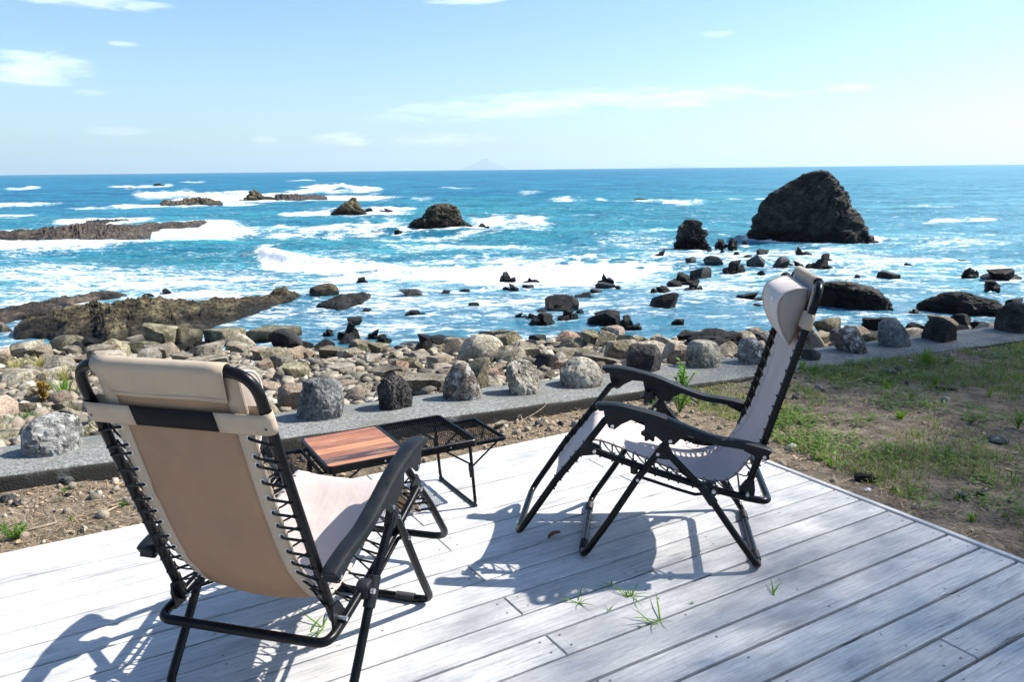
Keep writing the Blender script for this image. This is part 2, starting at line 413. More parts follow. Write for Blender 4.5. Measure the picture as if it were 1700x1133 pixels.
def mat_ground():
    m, g = new_mat('dry_soil'); p = g.pos()
    n1 = g.noise(p, 0.9, 5, 0.6); n2 = g.noise(p, 11, 6, 0.68); n3 = g.noise(p, 60, 4, 0.7); st = g.noise(g.mapping(p, (1, 5, 1), rot=(0, 0, 0.7)), 26, 4, 0.7, 1.2)
    c = g.ramp(g.add(g.mul(n2, 0.6), g.mul(n3, 0.4)), [(0.36, (0.10, 0.077, 0.053)), (0.5, (0.32, 0.25, 0.175)), (0.64, (0.56, 0.46, 0.335))])
    c = g.mixc(g.mr(st, 0.52, 0.75, 0, 0.6), c, (0.30, 0.22, 0.135))
    c = g.mixc(g.mr(n1, 0.5, 0.72, 0, 0.35), c, (0.06, 0.07, 0.028))
    c = g.mixc(g.mr(g.noise(p, 3.2, 5, 0.7), 0.52, 0.74, 0, 0.5), c, (0.11, 0.082, 0.057))
    h = g.add(g.mul(n2, 1.2), g.add(g.mul(n3, 0.8), g.mul(st, 0.6))); finish(g, pbr(g, c, 0.95, g.bump(h, 1.0, 0.05), spec=0.2)); return m
def mat_beach():
    m, g = new_mat('shingle_beach'); p = g.pos()
    v = g.node('ShaderNodeTexVoronoi', {'Vector': p, 'Scale': 15.0}); cell = g.xyz(v.outputs['Color'])[0]; n = g.noise(p, 3, 5, 0.6); n3 = g.noise(p, 60, 4, 0.7)
    c = g.ramp(cell, [(0.0, (0.06, 0.052, 0.042)), (0.4, (0.15, 0.128, 0.10)), (0.75, (0.24, 0.205, 0.16)), (1.0, (0.34, 0.30, 0.24))])
    c = g.mixc(g.mr(v.outputs[0], 0.38, 0.62, 0, 0.8), c, (0.05, 0.042, 0.034)); c = g.mixc(g.mr(n3, 0.55, 0.8, 0, 0.4), c, (0.10, 0.09, 0.07))
    z = g.xyz(p)[2]; wet = g.mr(g.add(z, g.mul(g.sub(n, 0.5), 0.5)), -2.0, -2.35)
    c = g.mixc(g.mul(wet, 0.8), c, (0.03, 0.03, 0.028))
    finish(g, pbr(g, c, g.mixf(wet, 0.9, 0.35), g.bump(g.add(g.mul(v.outputs[0], -1.0), g.mul(n3, 0.3)), 0.9, 0.05), spec=0.3)); return m
def mat_leaf(name, a, b, trans, rough=0.5, sh=0.35):
    m, g = new_mat(name); n = g.noise(g.pos(), 9, 3); ri = g.node('ShaderNodeNewGeometry').outputs['Random Per Island']
    c = g.mixc(g.add(g.mul(n, 0.5), g.mul(ri, 0.5)), a, b)
    d = pbr(g, c, rough, spec=0.3); t = g.node('ShaderNodeBsdfTranslucent', {'Color': (*trans, 1)}).outputs[0]
    mx = g.node('ShaderNodeMixShader', {0: sh}); g.nt.links.new(d, mx.inputs[1]); g.nt.links.new(t, mx.inputs[2]); finish(g, mx.outputs[0]); return m
def mat_sea():
    m, g = new_mat('sea_water'); p = g.pos()
    foam = g.attr('foam').outputs['Fac']; tint = g.attr('tint').outputs['Fac']; pale = g.attr('pale').outputs['Fac']; rl = g.attr('choppy').outputs['Fac']
    w = g.node('ShaderNodeTexNoise', {'Vector': p, 'Scale': 0.35, 'Detail': 3.0}).outputs[1]
    pw = g.vadd(p, g.node('ShaderNodeVectorMath', {0: w, 3: 1.4}, operation='SCALE').outputs[0])
    q = g.mapping(pw, (0.30, 1.0, 1.0), rot=(0, 0, 0.06))
    big = g.noise(q, 0.55, 7, 0.66, 0.4); lace = g.noise(g.mapping(pw, (0.55, 1.0, 1.0), rot=(0, 0, -0.2)), 1.5, 6, 0.62, 0.8)
    lace = g.sub(1.0, g.mul(g.math('ABSOLUTE', g.sub(lace, 0.5)), 5.0))
    fine = g.noise(q, 9.0, 5, 0.7)
    mid = g.noise(g.mapping(pw, (0.42, 1.0, 1.0), rot=(0, 0, -0.05)), 2.6, 5, 0.66, 0.6)
    nz = g.add(g.add(g.mul(g.sub(big, 0.5), 0.45), g.mul(g.sub(lace, 0.55), 0.14)), g.add(g.mul(g.sub(mid, 0.5), 0.62), g.mul(g.sub(fine, 0.5), 0.36)))
    nz = g.add(g.mul(nz, 2.35), 0.5)
    thr = g.sub(1.0, foam)
    fm = g.mul(g.mr(g.sub(nz, thr), -0.10, 0.20), g.mr(foam, 0.03, 0.12))
    thin = g.mul(g.mr(g.sub(nz, thr), -0.30, 0.05), g.mr(foam, 0.02, 0.3))
    lv = g.vor(g.vadd(g.mapping(pw, (0.75, 1.9, 1), rot=(0, 0, 0.1)), g.node('ShaderNodeVectorMath', {0: g.node('ShaderNodeTexNoise', {'Vector': p, 'Scale': 1.6, 'Detail': 4.0}).outputs[1], 3: 1.3}, operation='SCALE').outputs[0]), 1.25, 'DISTANCE_TO_EDGE')
    lines = g.mul(g.mr(lv, 0.075, 0.012), g.mr(g.noise(g.mapping(p, (0.5, 1, 1)), 0.8, 5, 0.65), 0.44, 0.60))
    fm = g.math('MAXIMUM', fm, g.mul(g.mul(lines, g.mr(foam, 0.10, 0.30)), g.mr(fine, 0.30, 0.62)))
    # colour of the water body, with sky sheen and wave shading painted over it
    patch = g.noise(g.mapping(p, (0.05, 0.11, 1)), 1.0, 5, 0.6)
    deep = g.mixc(g.mr(patch, 0.35, 0.65), (0.004, 0.085, 0.195), (0.008, 0.150, 0.255))
    c = g.mixc(tint, deep, g.mixc(g.mr(patch, 0.4, 0.62), (0.012, 0.165, 0.240), (0.030, 0.225, 0.270)))
    c = g.mixc(rl, g.mixc(0.6, c, (0.035, 0.125, 0.19)), c)
    c = g.mixc(pale, c, (0.10, 0.27, 0.36))  # brighter sky's sheen painted into the sunward water
    c = g.mixc(g.mul(thin, 0.42), c, (0.30, 0.46, 0.50))
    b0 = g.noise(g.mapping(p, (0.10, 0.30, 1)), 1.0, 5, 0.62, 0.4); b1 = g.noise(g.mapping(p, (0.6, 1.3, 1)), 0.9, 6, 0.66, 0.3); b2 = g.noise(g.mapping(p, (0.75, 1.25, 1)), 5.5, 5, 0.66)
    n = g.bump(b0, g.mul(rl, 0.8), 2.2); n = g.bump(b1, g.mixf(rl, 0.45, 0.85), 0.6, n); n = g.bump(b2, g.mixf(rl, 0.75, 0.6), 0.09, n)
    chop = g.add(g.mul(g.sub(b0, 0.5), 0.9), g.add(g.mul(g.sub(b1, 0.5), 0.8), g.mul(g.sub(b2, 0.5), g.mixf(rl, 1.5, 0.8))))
    c = g.mixc(1.0, c, g.ramp(g.add(chop, 0.5), [(0.25, (0.52, 0.62, 0.68)), (0.5, (1, 1, 1)), (0.75, (1.6, 1.45, 1.3))]), 'MULTIPLY')  # light and dark wave slopes and sky reflection painted into the colour
    fres = g.node('ShaderNodeFresnel', {'IOR': 1.333, 'Normal': n}).outputs[0]
    # a wavy sea never shows its full grazing reflection: facets that lean towards the viewer fill the view
    fres = g.math('MULTIPLY', g.math('MINIMUM', fres, 0.7), g.mixf(rl, 0.95, 0.42))
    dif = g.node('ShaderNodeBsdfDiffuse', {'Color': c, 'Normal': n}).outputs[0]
    glo = g.node('ShaderNodeBsdfGlossy', {'Color': (1, 1, 1, 1), 'Roughness': 0.12, 'Normal': n}).outputs[0]
    wmx = g.node('ShaderNodeMixShader', {0: fres}); g.nt.links.new(dif, wmx.inputs[1]); g.nt.links.new(glo, wmx.inputs[2]); water = wmx.outputs[0]
    fc = g.mixc(g.mr(fine, 0.3, 0.7), (0.82, 0.86, 0.88), (0.93, 0.94, 0.94))
    fd = pbr(g, fc, 0.9, g.bump(g.add(big, g.mul(fine, 0.7)), 0.5, 0.12), spec=0.15)
    ft_ = g.node('ShaderNodeBsdfTranslucent', {'Color': fc}).outputs[0]
    fmx = g.node('ShaderNodeMixShader', {0: 0.22}); g.nt.links.new(fd, fmx.inputs[1]); g.nt.links.new(ft_, fmx.inputs[2]); fo = fmx.outputs[0]
    mx = g.node('ShaderNodeMixShader', {0: fm}); g.nt.links.new(water, mx.inputs[1]); g.nt.links.new(fo, mx.inputs[2]); finish(g, mx.outputs[0]); return m

MT = {}
MT['deck'] = mat_deck(); MT['frame'] = mat_frame(); MT['plastic'] = mat_plastic(); MT['twood'] = mat_tablewood()
MT['rubber'] = mat_simple('black_rubber', (0.014, 0.014, 0.015), 0.6, 0.4)
MT['cord'] = mat_simple('black_elastic_cord', (0.010, 0.010, 0.011), 0.7, 0.3, 1500, 0.4, 0.001)
MT['bolt'] = mat_simple('zinc_bolt', (0.62, 0.62, 0.60), 0.3, 0.5, metal=0.9)
MT['eyelet'] = mat_simple('pale_eyelet', (0.72, 0.71, 0.69), 0.4, 0.5)  # pale tone paints the sunlit eyelet openings as white dots
MT['sling'] = mat_fabric('pale_sling_cloth', (0.70, 0.61, 0.565), (0.62, 0.45, 0.32), 0.30)
MT['backing'] = mat_fabric('brown_sling_backing', (0.46, 0.315, 0.21), (0.64, 0.39, 0.22), 0.42)
MT['border'] = mat_fabric('beige_border_cloth', (0.52, 0.425, 0.32), (0.45, 0.34, 0.22), 0.22)
MT['pillow'] = mat_fabric('beige_pillow_cloth', (0.66, 0.58, 0.52), (0.4, 0.3, 0.22), 0.08)
MT['pillow_side'] = mat_fabric('taupe_pillow_side', (0.34, 0.285, 0.24), (0.2, 0.15, 0.1), 0.05)
MT['elastic'] = mat_simple('black_elastic_band', (0.012, 0.012, 0.013), 0.9, 0.15, 700, 0.3, 0.001)
MT['print'] = mat_simple('pale_print', (0.8, 0.8, 0.8), 0.6)
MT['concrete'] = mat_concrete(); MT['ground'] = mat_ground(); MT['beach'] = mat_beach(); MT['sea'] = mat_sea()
MT['rock_wet'] = mat_rock('wet_dark_rock', (0.008, 0.008, 0.0085), (0.022, 0.021, 0.020), (0.055, 0.051, 0.045), wet_z=-2.28, scale=1.2)
MT['rock_grey'] = mat_rock('grey_sea_rock', (0.05, 0.052, 0.05), (0.12, 0.125, 0.12), (0.24, 0.24, 0.225), wet_z=-2.3, scale=1.2)
MT['rock_stack'] = mat_rock('dark_stack_rock', (0.009, 0.0088, 0.0085), (0.034, 0.0315, 0.029), (0.098, 0.090, 0.080), wet_z=-2.0, scale=0.55, strata=True)
MT['rock_olive'] = mat_rock('olive_reef_rock', (0.016, 0.014, 0.009), (0.085, 0.070, 0.039), (0.235, 0.192, 0.110), wet_z=-2.24, scale=0.8, strata=True)
MT['rock_capped'] = mat_rock('olive_capped_rock', (0.008, 0.0075, 0.006), (0.036, 0.031, 0.02), (0.13, 0.108, 0.066), wet_z=-1.80, scale=0.9, strata=True)
MT['rock_reef'] = mat_rock('brown_reef_rock', (0.018, 0.015, 0.013), (0.06, 0.049, 0.039), (0.14, 0.112, 0.085), wet_z=-2.42, scale=0.8, strata=True)
MT['rock_tan'] = mat_rock('tan_beach_rock', (0.10, 0.088, 0.062), (0.28, 0.245, 0.18), (0.47, 0.42, 0.325), wet_z=-2.36, scale=1.5, hue=(0.33, 0.245, 0.17))
MT['rock_moss'] = mat_rock('olive_beach_rock', (0.065, 0.06, 0.036), (0.22, 0.195, 0.12), (0.42, 0.37, 0.25), wet_z=-2.36, scale=1.5)
MT['stone'] = mat_rock('beach_stone', (0.17, 0.15, 0.115), (0.37, 0.325, 0.25), (0.55, 0.495, 0.40), wet_z=-2.36, scale=2.2, hue=(0.40, 0.30, 0.22))
MT['lm_pale'] = mat_rock('pale_lichen_stone', (0.06, 0.06, 0.057), (0.23, 0.225, 0.21), (0.42, 0.41, 0.385), scale=2.2, lichen=((0.60, 0.59, 0.55), 0.50), strata=True)
MT['lm_grey'] = mat_rock('grey_granite_stone', (0.035, 0.037, 0.038), (0.13, 0.135, 0.13), (0.29, 0.285, 0.27), scale=2.6, lichen=((0.40, 0.40, 0.38), 0.55))
MT['lm_dark'] = mat_rock('dark_ridged_stone', (0.010, 0.0095, 0.0095), (0.040, 0.036, 0.034), (0.11, 0.10, 0.092), scale=2.6)
MT['lm_brown'] = mat_rock('brown_capped_stone', (0.05, 0.038, 0.032), (0.15, 0.12, 0.10), (0.27, 0.23, 0.19), scale=2.2, lichen=((0.55, 0.54, 0.50), 0.50))
MT['lm_cream'] = mat_rock('cream_cleft_stone', (0.06, 0.052, 0.04), (0.26, 0.235, 0.185), (0.46, 0.43, 0.345), scale=2.0, lichen=((0.44, 0.43, 0.37), 0.55))
MT['pebble'] = mat_rock('pebble', (0.15, 0.13, 0.105), (0.31, 0.27, 0.22), (0.47, 0.42, 0.35), scale=3.0)
def pebble_mat():
    m, g = new_mat('mixed_pebbles'); ri = g.node('ShaderNodeNewGeometry').outputs['Random Per Island']; n = g.noise(g.pos(), 40, 4, 0.7)
    c = g.ramp(ri, [(0.0, (0.07, 0.065, 0.055)), (0.25, (0.17, 0.15, 0.115)), (0.5, (0.28, 0.245, 0.185)), (0.68, (0.24, 0.19, 0.14)), (0.85, (0.34, 0.30, 0.235)), (1.0, (0.46, 0.42, 0.345))])
    c = g.mixc(g.mr(n, 0.45, 0.75, 0, 0.55), c, (0.10, 0.09, 0.075)); z = g.xyz(g.pos())[2]; wet = g.mr(z, -2.15, -2.4)
    c = g.mixc(g.mul(wet, 0.85), c, (0.03, 0.028, 0.026)); finish(g, pbr(g, c, g.mixf(wet, 0.9, 0.35), g.bump(n, 0.6, 0.02), spec=0.3)); return m
MT['pebbles'] = pebble_mat()
MT['straw'] = mat_leaf('dry_straw', (0.17, 0.10, 0.055), (0.64, 0.49, 0.32), (0.4, 0.3, 0.15), 0.8, 0.2)
MT['grass'] = mat_leaf('green_grass', (0.06, 0.125, 0.015), (0.18, 0.235, 0.04), (0.20, 0.33, 0.03), 0.5, 0.4)
MT['drygrass'] = mat_leaf('yellow_grass', (0.20, 0.19, 0.06), (0.40, 0.35, 0.14), (0.4, 0.36, 0.1), 0.6, 0.35)
MT['clover'] = mat_leaf('ground_cover_leaf', (0.06, 0.135, 0.013), (0.165, 0.26, 0.03), (0.22, 0.38, 0.03), 0.5, 0.35)
MT['weed'] = mat_leaf('weed_leaf', (0.055, 0.135, 0.012), (0.12, 0.24, 0.02), (0.26, 0.45, 0.03), 0.45, 0.4)
MT['rust_weed'] = mat_leaf('reddish_weed_leaf', (0.20, 0.13, 0.02), (0.33, 0.22, 0.03), (0.4, 0.25, 0.04), 0.5, 0.35)
MT['needle'] = mat_leaf('tree_leaf', (0.025, 0.055, 0.012), (0.06, 0.10, 0.02), (0.08, 0.14, 0.02), 0.5, 0.25)
MT['bark'] = mat_simple('tree_bark', (0.10, 0.075, 0.055), 0.9, 0.2, 22, 0.9, 0.03, var=0.5)
MT['twig'] = mat_simple('bleached_twig', (0.42, 0.34, 0.24), 0.85, 0.2, 60, 0.4, 0.003, var=0.25)
MT['char'] = mat_simple('black_charred_lump', (0.010, 0.010, 0.010), 0.8, 0.3, 90, 0.9, 0.01)
MT['leafbrown'] = mat_leaf('dead_leaf', (0.10, 0.05, 0.025), (0.20, 0.11, 0.055), (0.2, 0.1, 0.04), 0.7, 0.2)
MT['shell'] = mat_simple('white_shell', (0.72, 0.71, 0.68), 0.5)
MT['nail'] = mat_simple('rusty_nail_head', (0.20, 0.17, 0.145), 0.5, 0.5, metal=0.5)
MT['island'] = mat_simple('island_scrub', (0.045, 0.065, 0.04), 0.95, 0.1, 0.01, 0.5, 5.0, var=0.4)
# ------------------------------------------------------------------ terrain
CD, SD = math.cos(math.radians(22.5)), math.sin(math.radians(22.5))     # direction of the concrete ledge
SEA_Z, LEDGE_Z, W_FRONT, W_BACK = -2.5, -0.10, 4.81, 5.38
def tw(x, y): return x * CD + y * SD, -x * SD + y * CD
def xy_of(t, w): return t * CD - w * SD, t * SD + w * CD
def waterline(t): return np.interp(t, [-14, -6, -3, 2, 5.5, 9, 12, 18, 30], [22.5, 21.5, 20.3, 18.2, 17.0, 16.2, 14.3, 11.6, 11.0])
def beach_z(x, y):
    t, w = tw(x, y); wl = waterline(t)
    fr = (w - W_BACK) / (wl - W_BACK)
    z = np.where(fr < 1, -0.24 - 2.25 * np.clip(fr, 0, 1) ** 0.95, -2.49 - 0.09 * (w - wl))
    P = np.stack([x, y, np.zeros_like(x)], -1)
    return z + 0.16 * fbm(P * 0.55, 3, 5) * sstep(0, 0.2, fr) + 0.05 * fbm(P * 2.2, 2, 9)
def ground_z(x, y):
    t, w = tw(x, y); z = -0.215 + 0.105 * sstep(1.6, 4.6, t + 0.25 * (4.8 - w)); P = np.stack([x, y, np.zeros_like(x)], -1)
    u = x * math.cos(math.radians(30.7)) + y * math.sin(math.radians(30.7)); v = -x * math.sin(math.radians(30.7)) + y * math.cos(math.radians(30.7))
    out = np.maximum(np.maximum(u - 3.13, v - 3.62), 0.0); near = sstep(0.5, 0.0, out)
    z = z + (0.035 * fbm(P * 0.9, 3, 2) + 0.02 * fbm(P * 4, 3, 3)) * (1 - 0.7 * near)
    far = np.maximum(0, t - 8); return z + 0.02 * far
def terrain(x, y):
    x = np.atleast_1d(np.asarray(x, float)); y = np.atleast_1d(np.asarray(y, float)); t, w = tw(x, y)
    return np.where(w < W_FRONT, ground_z(x, y), np.where(w < W_BACK, LEDGE_Z, beach_z(x, y)))
def on_beach(px, py):
    d = ray(px, py); s = np.linspace(4.0, 45, 900); P = CAM_P + s[:, None] * d; h = beach_z(P[:, 0], P[:, 1]); t, w = tw(P[:, 0], P[:, 1])
    ok = np.where((P[:, 2] <= h) & (w > W_BACK))[0]; i = ok[0] if len(ok) else -1
    return P[i]
def on_ground(px, py):
    p = gp(px, py, -0.15)
    for _ in range(4): p = gp(px, py, float(ground_z(np.array([p[0]]), np.array([p[1]]))[0]))
    return p

tt = np.linspace(-14, 20, 240); ww = np.linspace(-9, W_FRONT + 0.02, 110)
TT, WW = np.meshgrid(tt, ww); X, Y = xy_of(TT.ravel(), WW.ravel())
gr = link('ground', np_mesh('ground', np.stack([X, Y, ground_z(X, Y)], 1), grid_faces(110, 240), MT['ground'])); tag(gr, kind='structure')
tt = np.linspace(-30, 46, 330); ww = np.concatenate([np.linspace(W_BACK - 0.02, 22, 150), np.linspace(22.6, 40, 24)])
TT, WW = np.meshgrid(tt, ww); X, Y = xy_of(TT.ravel(), WW.ravel())
be = link('beach', np_mesh('beach', np.stack([X, Y, beach_z(X, Y)], 1), grid_faces(len(ww), 330), MT['beach'])); tag(be, kind='structure')

# concrete ledge: worn edges, one body
def ledge():
    n = 340; ts = np.linspace(-13, 19, n); rows = []
    sec = [(0.0, -0.5), (0.0, -0.035), (0.006, -0.012), (0.02, 0.0), (0.15, 0.002), (0.3, 0.003), (0.44, 0.001), (0.55, -0.002), (0.57, -0.02), (0.57, -0.55)]
    V = []
    for k, (a, b) in enumerate(sec):
        x, y = xy_of(ts, np.full(n, W_FRONT + a)); P = np.stack([x, y, np.full(n, b)], 1)
        j = 0.010 * fbm(P * 7 + k, 3, 40) * (1 if k in (1, 2, 3, 7, 8) else 0.25)
        x2, y2 = xy_of(ts, W_FRONT + a + j); V.append(np.stack([x2, y2, LEDGE_Z + b + j * 0.5], 1))
    V = np.concatenate(V); o = link('concrete_ledge', np_mesh('concrete_ledge', V, grid_faces(len(sec), n), MT['concrete'])); o.data.set_sharp_from_angle(angle=math.radians(50))
    tag(o, 'long grey exposed aggregate concrete ledge carrying a row of boulders', 'ledge')
ledge()

# ------------------------------------------------------------------ sea
def px_depth(py_rel): return (CAM_H - SEA_Z) * F_PX / np.maximum(py_rel, 0.05)
def build_sea():
    R0, R1 = 12.5, 7140.0
    inv = np.linspace(1 / R0, 1 / 260.0, 470); rad = np.concatenate([1 / inv, np.geomspace(272, R1, 60)])
    az = np.radians(np.linspace(-60, 60, 620)); RR, AA = np.meshgrid(rad, az, indexing='ij')
    x = (RR * np.sin(AA)).ravel(); y = (RR * np.cos(AA)).ravel(); n = len(x)
    P0 = np.stack([x, y, np.full(n, SEA_Z)], 1); px, py = proj_np(P0)
    hor = 290.0 - 0.0106 * px; rel = py - hor; D = np.hypot(x, y)
    front = y > 5
    foam = np.zeros(n)
    wob = fbm(np.stack([x * 0.22, y * 0.22, 0 * x], 1), 3, 77)
    fray = fbm(np.stack([np.arctan2(x, y) * 60, 260.0 / np.maximum(D, 1) * 6, 0 * x], 1), 4, 79)
    def stroke(pts, up, dn, s, end=40.0, pw=2.0):
        nonlocal foam
        X_, Y_ = [p[0] for p in pts], [p[1] for p in pts]; yy = np.interp(px, X_, Y_)
        wgt = np.clip((px - X_[0]) / end + 0.5, 0, 1) * np.clip((X_[-1] - px) / end + 0.5, 0, 1) * (1 + 0.45 * fray)
        dy = py - yy + (wob * 0.45 + fray * 0.9) * (up + dn) * 0.6
        k = np.where(dy < 0, np.abs(dy) / up, np.abs(dy) / dn)
        foam = np.maximum(foam, s * (1.0 if s > 0.99 else 0.8) * wgt * np.exp(-k ** pw) * front)
    def region(cx, cy, rx, ry, s, tilt=0.0, pw=2.0):
        nonlocal foam
        dx = px - cx; dyy = py - cy - tilt * dx
        k = np.sqrt((dx / rx) ** 2 + (dyy / ry) ** 2); k = k + wob * 0.25
        foam = np.maximum(foam, 0.66 * s * np.exp(-np.maximum(k, 0) ** pw) * front)
    crest = [(428, 424), (470, 433), (540, 442), (620, 449), (700, 455), (800, 458), (900, 458), (1000, 456), (1060, 454)]
    stroke(crest, 10, 17, 1.0, 24)
    stroke([(800, 447), (950, 446), (1120, 446)], 12, 12, 0.98, 60)
    stroke([(640, 415), (760, 416), (880, 413)], 5, 6, 0.72, 60)
    stroke([(540, 430), (700, 434), (860, 430)], 6, 6, 0.55, 60)
    region(200, 470, 430, 36, 0.74); region(330, 492, 190, 13, 0.92); region(90, 505, 130, 10, 0.82); region(560, 472, 190, 28, 0.74)
    region(620, 500, 130, 34, 0.62); region(560, 540, 90, 22, 0.58, -0.12); region(780, 490, 190, 26, 0.60)
    region(940, 500, 220, 44, 0.48); region(1150, 470, 180, 34, 0.62)
    region(1250, 430, 260, 16, 0.72); region(1480, 440, 190, 18, 0.66); region(1650, 452, 160, 16, 0.72); region(1560, 405, 170, 16, 0.48); region(1350, 414, 130, 9, 0.85)
    region(1450, 480, 300, 26, 0.52); region(1080, 405, 120, 18, 0.5)
    stroke([(440, 390), (520, 385), (600, 380), (668, 372)], 9, 10, 0.70, 50); stroke([(780, 372), (850, 371), (915, 372)], 7, 7, 0.8, 40); stroke([(620, 396), (720, 393), (860, 386)], 3, 4, 0.6, 60)
    stroke([(465, 356), (540, 354), (620, 352), (692, 347)], 4, 5, 0.93, 24)
    stroke([(222, 322), (300, 323), (400, 326), (470, 326)], 4.5, 6, 1.0, 20); stroke([(280, 333), (420, 331), (520, 328)], 3, 4, 0.85, 40)
    stroke([(470, 322), (520, 315), (570, 312), (632, 314)], 4, 6, 1.0, 20)
    stroke([(182, 310), (230, 310), (287, 308)], 1.6, 2, 0.9, 20); stroke([(8, 313), (30, 313), (66, 311)], 1.8, 2, 0.95, 14)
    stroke([(-40, 341), (50, 340), (105, 337)], 2.4, 3, 0.9, 20); stroke([(-40, 362), (30, 360), (60, 357)], 2.2, 3, 0.85, 16); stroke([(140, 366), (180, 366), (210, 364)], 2, 2, 0.8, 14)
    stroke([(190, 400), (280, 391), (350, 376)], 6, 5, 0.92, 90); stroke([(-20, 408), (120, 406), (230, 400)], 2.5, 4, 0.7, 40)
    stroke([(920, 333), (1000, 334), (1060, 335), (1160, 336)], 2.2, 2.6, 0.95, 50); stroke([(1540, 369), (1600, 367), (1660, 367)], 2.6, 3.4, 0.8, 24)
    stroke([(640, 581), (720, 583), (790, 578)], 7, 9, 0.72, 40); stroke([(955, 585), (985, 586), (1010, 585)], 4, 6, 0.55, 20)
    for fx, fy, wd in [(500, 300, 26), (760, 312, 30), (880, 320, 22), (150, 345, 40), (1250, 330, 40), (980, 360, 36), (350, 420, 60), (60, 425, 60), (1120, 378, 60), (1600, 385, 70), (700, 330, 20), (320, 302, 20)]:
        stroke([(fx - wd, fy), (fx, fy), (fx + wd, fy)], 1.2, 1.5, 0.55, wd * 0.9)
    whitecap = sstep(0.52, 0.8, fbm(np.stack([x * 0.05, y * 0.13, 0 * x], 1), 4, 91)) * 0.35 * (D > 45) * (D < 600)
    foam = np.maximum(foam, whitecap)
    for (rx, ry, rr) in ROCK_FOAM:
        d = np.hypot(x - rx, (y - ry)) - rr; foam = np.maximum(foam, (0.30 + 0.36 * sstep(27, 40, math.hypot(rx, ry))) * np.exp(-(np.maximum(d, 0) / (0.16 + rr * 0.26)) ** 1.3) * (d > -rr))
    # colour bands of the water body; pale adds painted sky sheen on the sunward side
    tint = sstep(150, 40, D) * 0.75 + 0.25 * sstep(0, 900, px) * sstep(600, 60, D)
    tint = np.clip(tint + 0.3 * wob * sstep(300, 40, D), 0, 1); tint = np.clip(tint - 0.8 * sstep(31, 22, D) * 0.6, 0, 1)
    pale = sstep(900, 1750, px) * 0.75 * sstep(26, 40, D) + 0.12
    choppy = sstep(22, 42, D)
    foam = np.maximum(foam, (0.26 + 0.18 * fbm(np.stack([x * 0.25, y * 0.4, 0 * x], 1), 3, 43)) * sstep(60, 30, D) * front)
    foam = np.maximum(foam, 0.13 * sstep(160, 60, D) * front)
    # swell, chop and the breaking wave
    near = sstep(16, 40, D); Q = np.stack([x, y, 0 * x], 1)
    h = 0.22 * near * sstep(2500, 200, D) * np.sin(2 * math.pi * (y * 0.95 + 0.25 * x) / 15.0 + 4.5 * fbm(Q * 0.03, 2, 11)) * (0.6 + fbm(Q * 0.03, 2, 15))
    h = h + (0.03 + 0.13 * near) * fbm(Q * np.array([0.35, 0.62, 1]), 4, 21) + (0.012 + 0.03 * near) * ridged(Q * np.array([1.1, 1.7, 1]), 3, 25)
    cy = np.interp(px, [p[0] for p in crest], [p[1] for p in crest]); chor = 290 - 0.0106 * px
    dd = px_depth(py - hor) - px_depth(cy - chor)
    amp = np.interp(px, [395, 440, 480, 600, 800, 1000, 1080], [0.0, 0.28, 0.38, 0.24, 0.20, 0.16, 0.0]) * (1 + 0.16 * fbm(Q * 0.9, 3, 61))
    prof = np.where(dd < 0, np.exp(-(dd / 0.9) ** 2), np.exp(-(dd / 1.9) ** 2)); h = h + amp * prof * front
    h = h + 0.55 * np.exp(-((D - 170) / 2.5) ** 2) * 0
    h = h + foam ** 2 * (0.04 + 0.10 * np.clip(D / 60, 0, 2)) * (0.5 + 0.8 * fbm(Q * 1.3, 3, 33)) + 0.16 * foam ** 3 * amp * front * fbm(Q * np.array([5.5, 4.0, 1]), 4, 35)
    spray = np.exp(-((px - 568) / 12) ** 2) * np.exp(-((py - 314) / 3.0) ** 2); h = h + 1.2 * spray * front
    V = np.stack([x, y, SEA_Z + h], 1)
    o = link('sea', np_mesh('sea', V, grid_faces(len(rad), len(az)), MT['sea'], attrs={'foam': foam, 'tint': tint, 'pale': pale, 'choppy': choppy})); tag(o, kind='structure')

def island(px, base, w, h, dist, seed):
    d = ray(px, base); d = d / np.hypot(d[0], d[1]); c = CAM_P + d * dist; ww = w / F_PX * dist; hh = h / F_PX * dist
    nr, nt = 26, 90; V = []
    for i in range(nr):
        f = i / (nr - 1)
        for k in range(nt):
            a = 2 * math.pi * k / nt; r = f * 0.5
            V.append((math.cos(a) * r, math.sin(a) * r * 0.8, (1 - f) ** 1.15))
    V = np.array(V); V[:, 2] = np.clip(V[:, 2] + 0.12 * fbm(V * 9 + seed, 4, seed) * (1 - V[:, 2]) * (np.hypot(V[:, 0], V[:, 1]) < 0.47), 0, None) - 0.03
    V = V * np.array([ww, ww, hh * 1.05]); F = grid_faces(nr, nt); extra = np.array([[i * nt + nt - 1, i * nt, (i + 1) * nt, (i + 1) * nt + nt - 1] for i in range(nr - 1)])
    o = link('island', np_mesh('island', V, np.concatenate([F, extra]), MT['island']), loc=(c[0], c[1], -28)); tag(o, kind='structure')
island(806, 277, 88, 19, 40000, 3); island(1120, 273, 120, 6.5, 43000, 8)
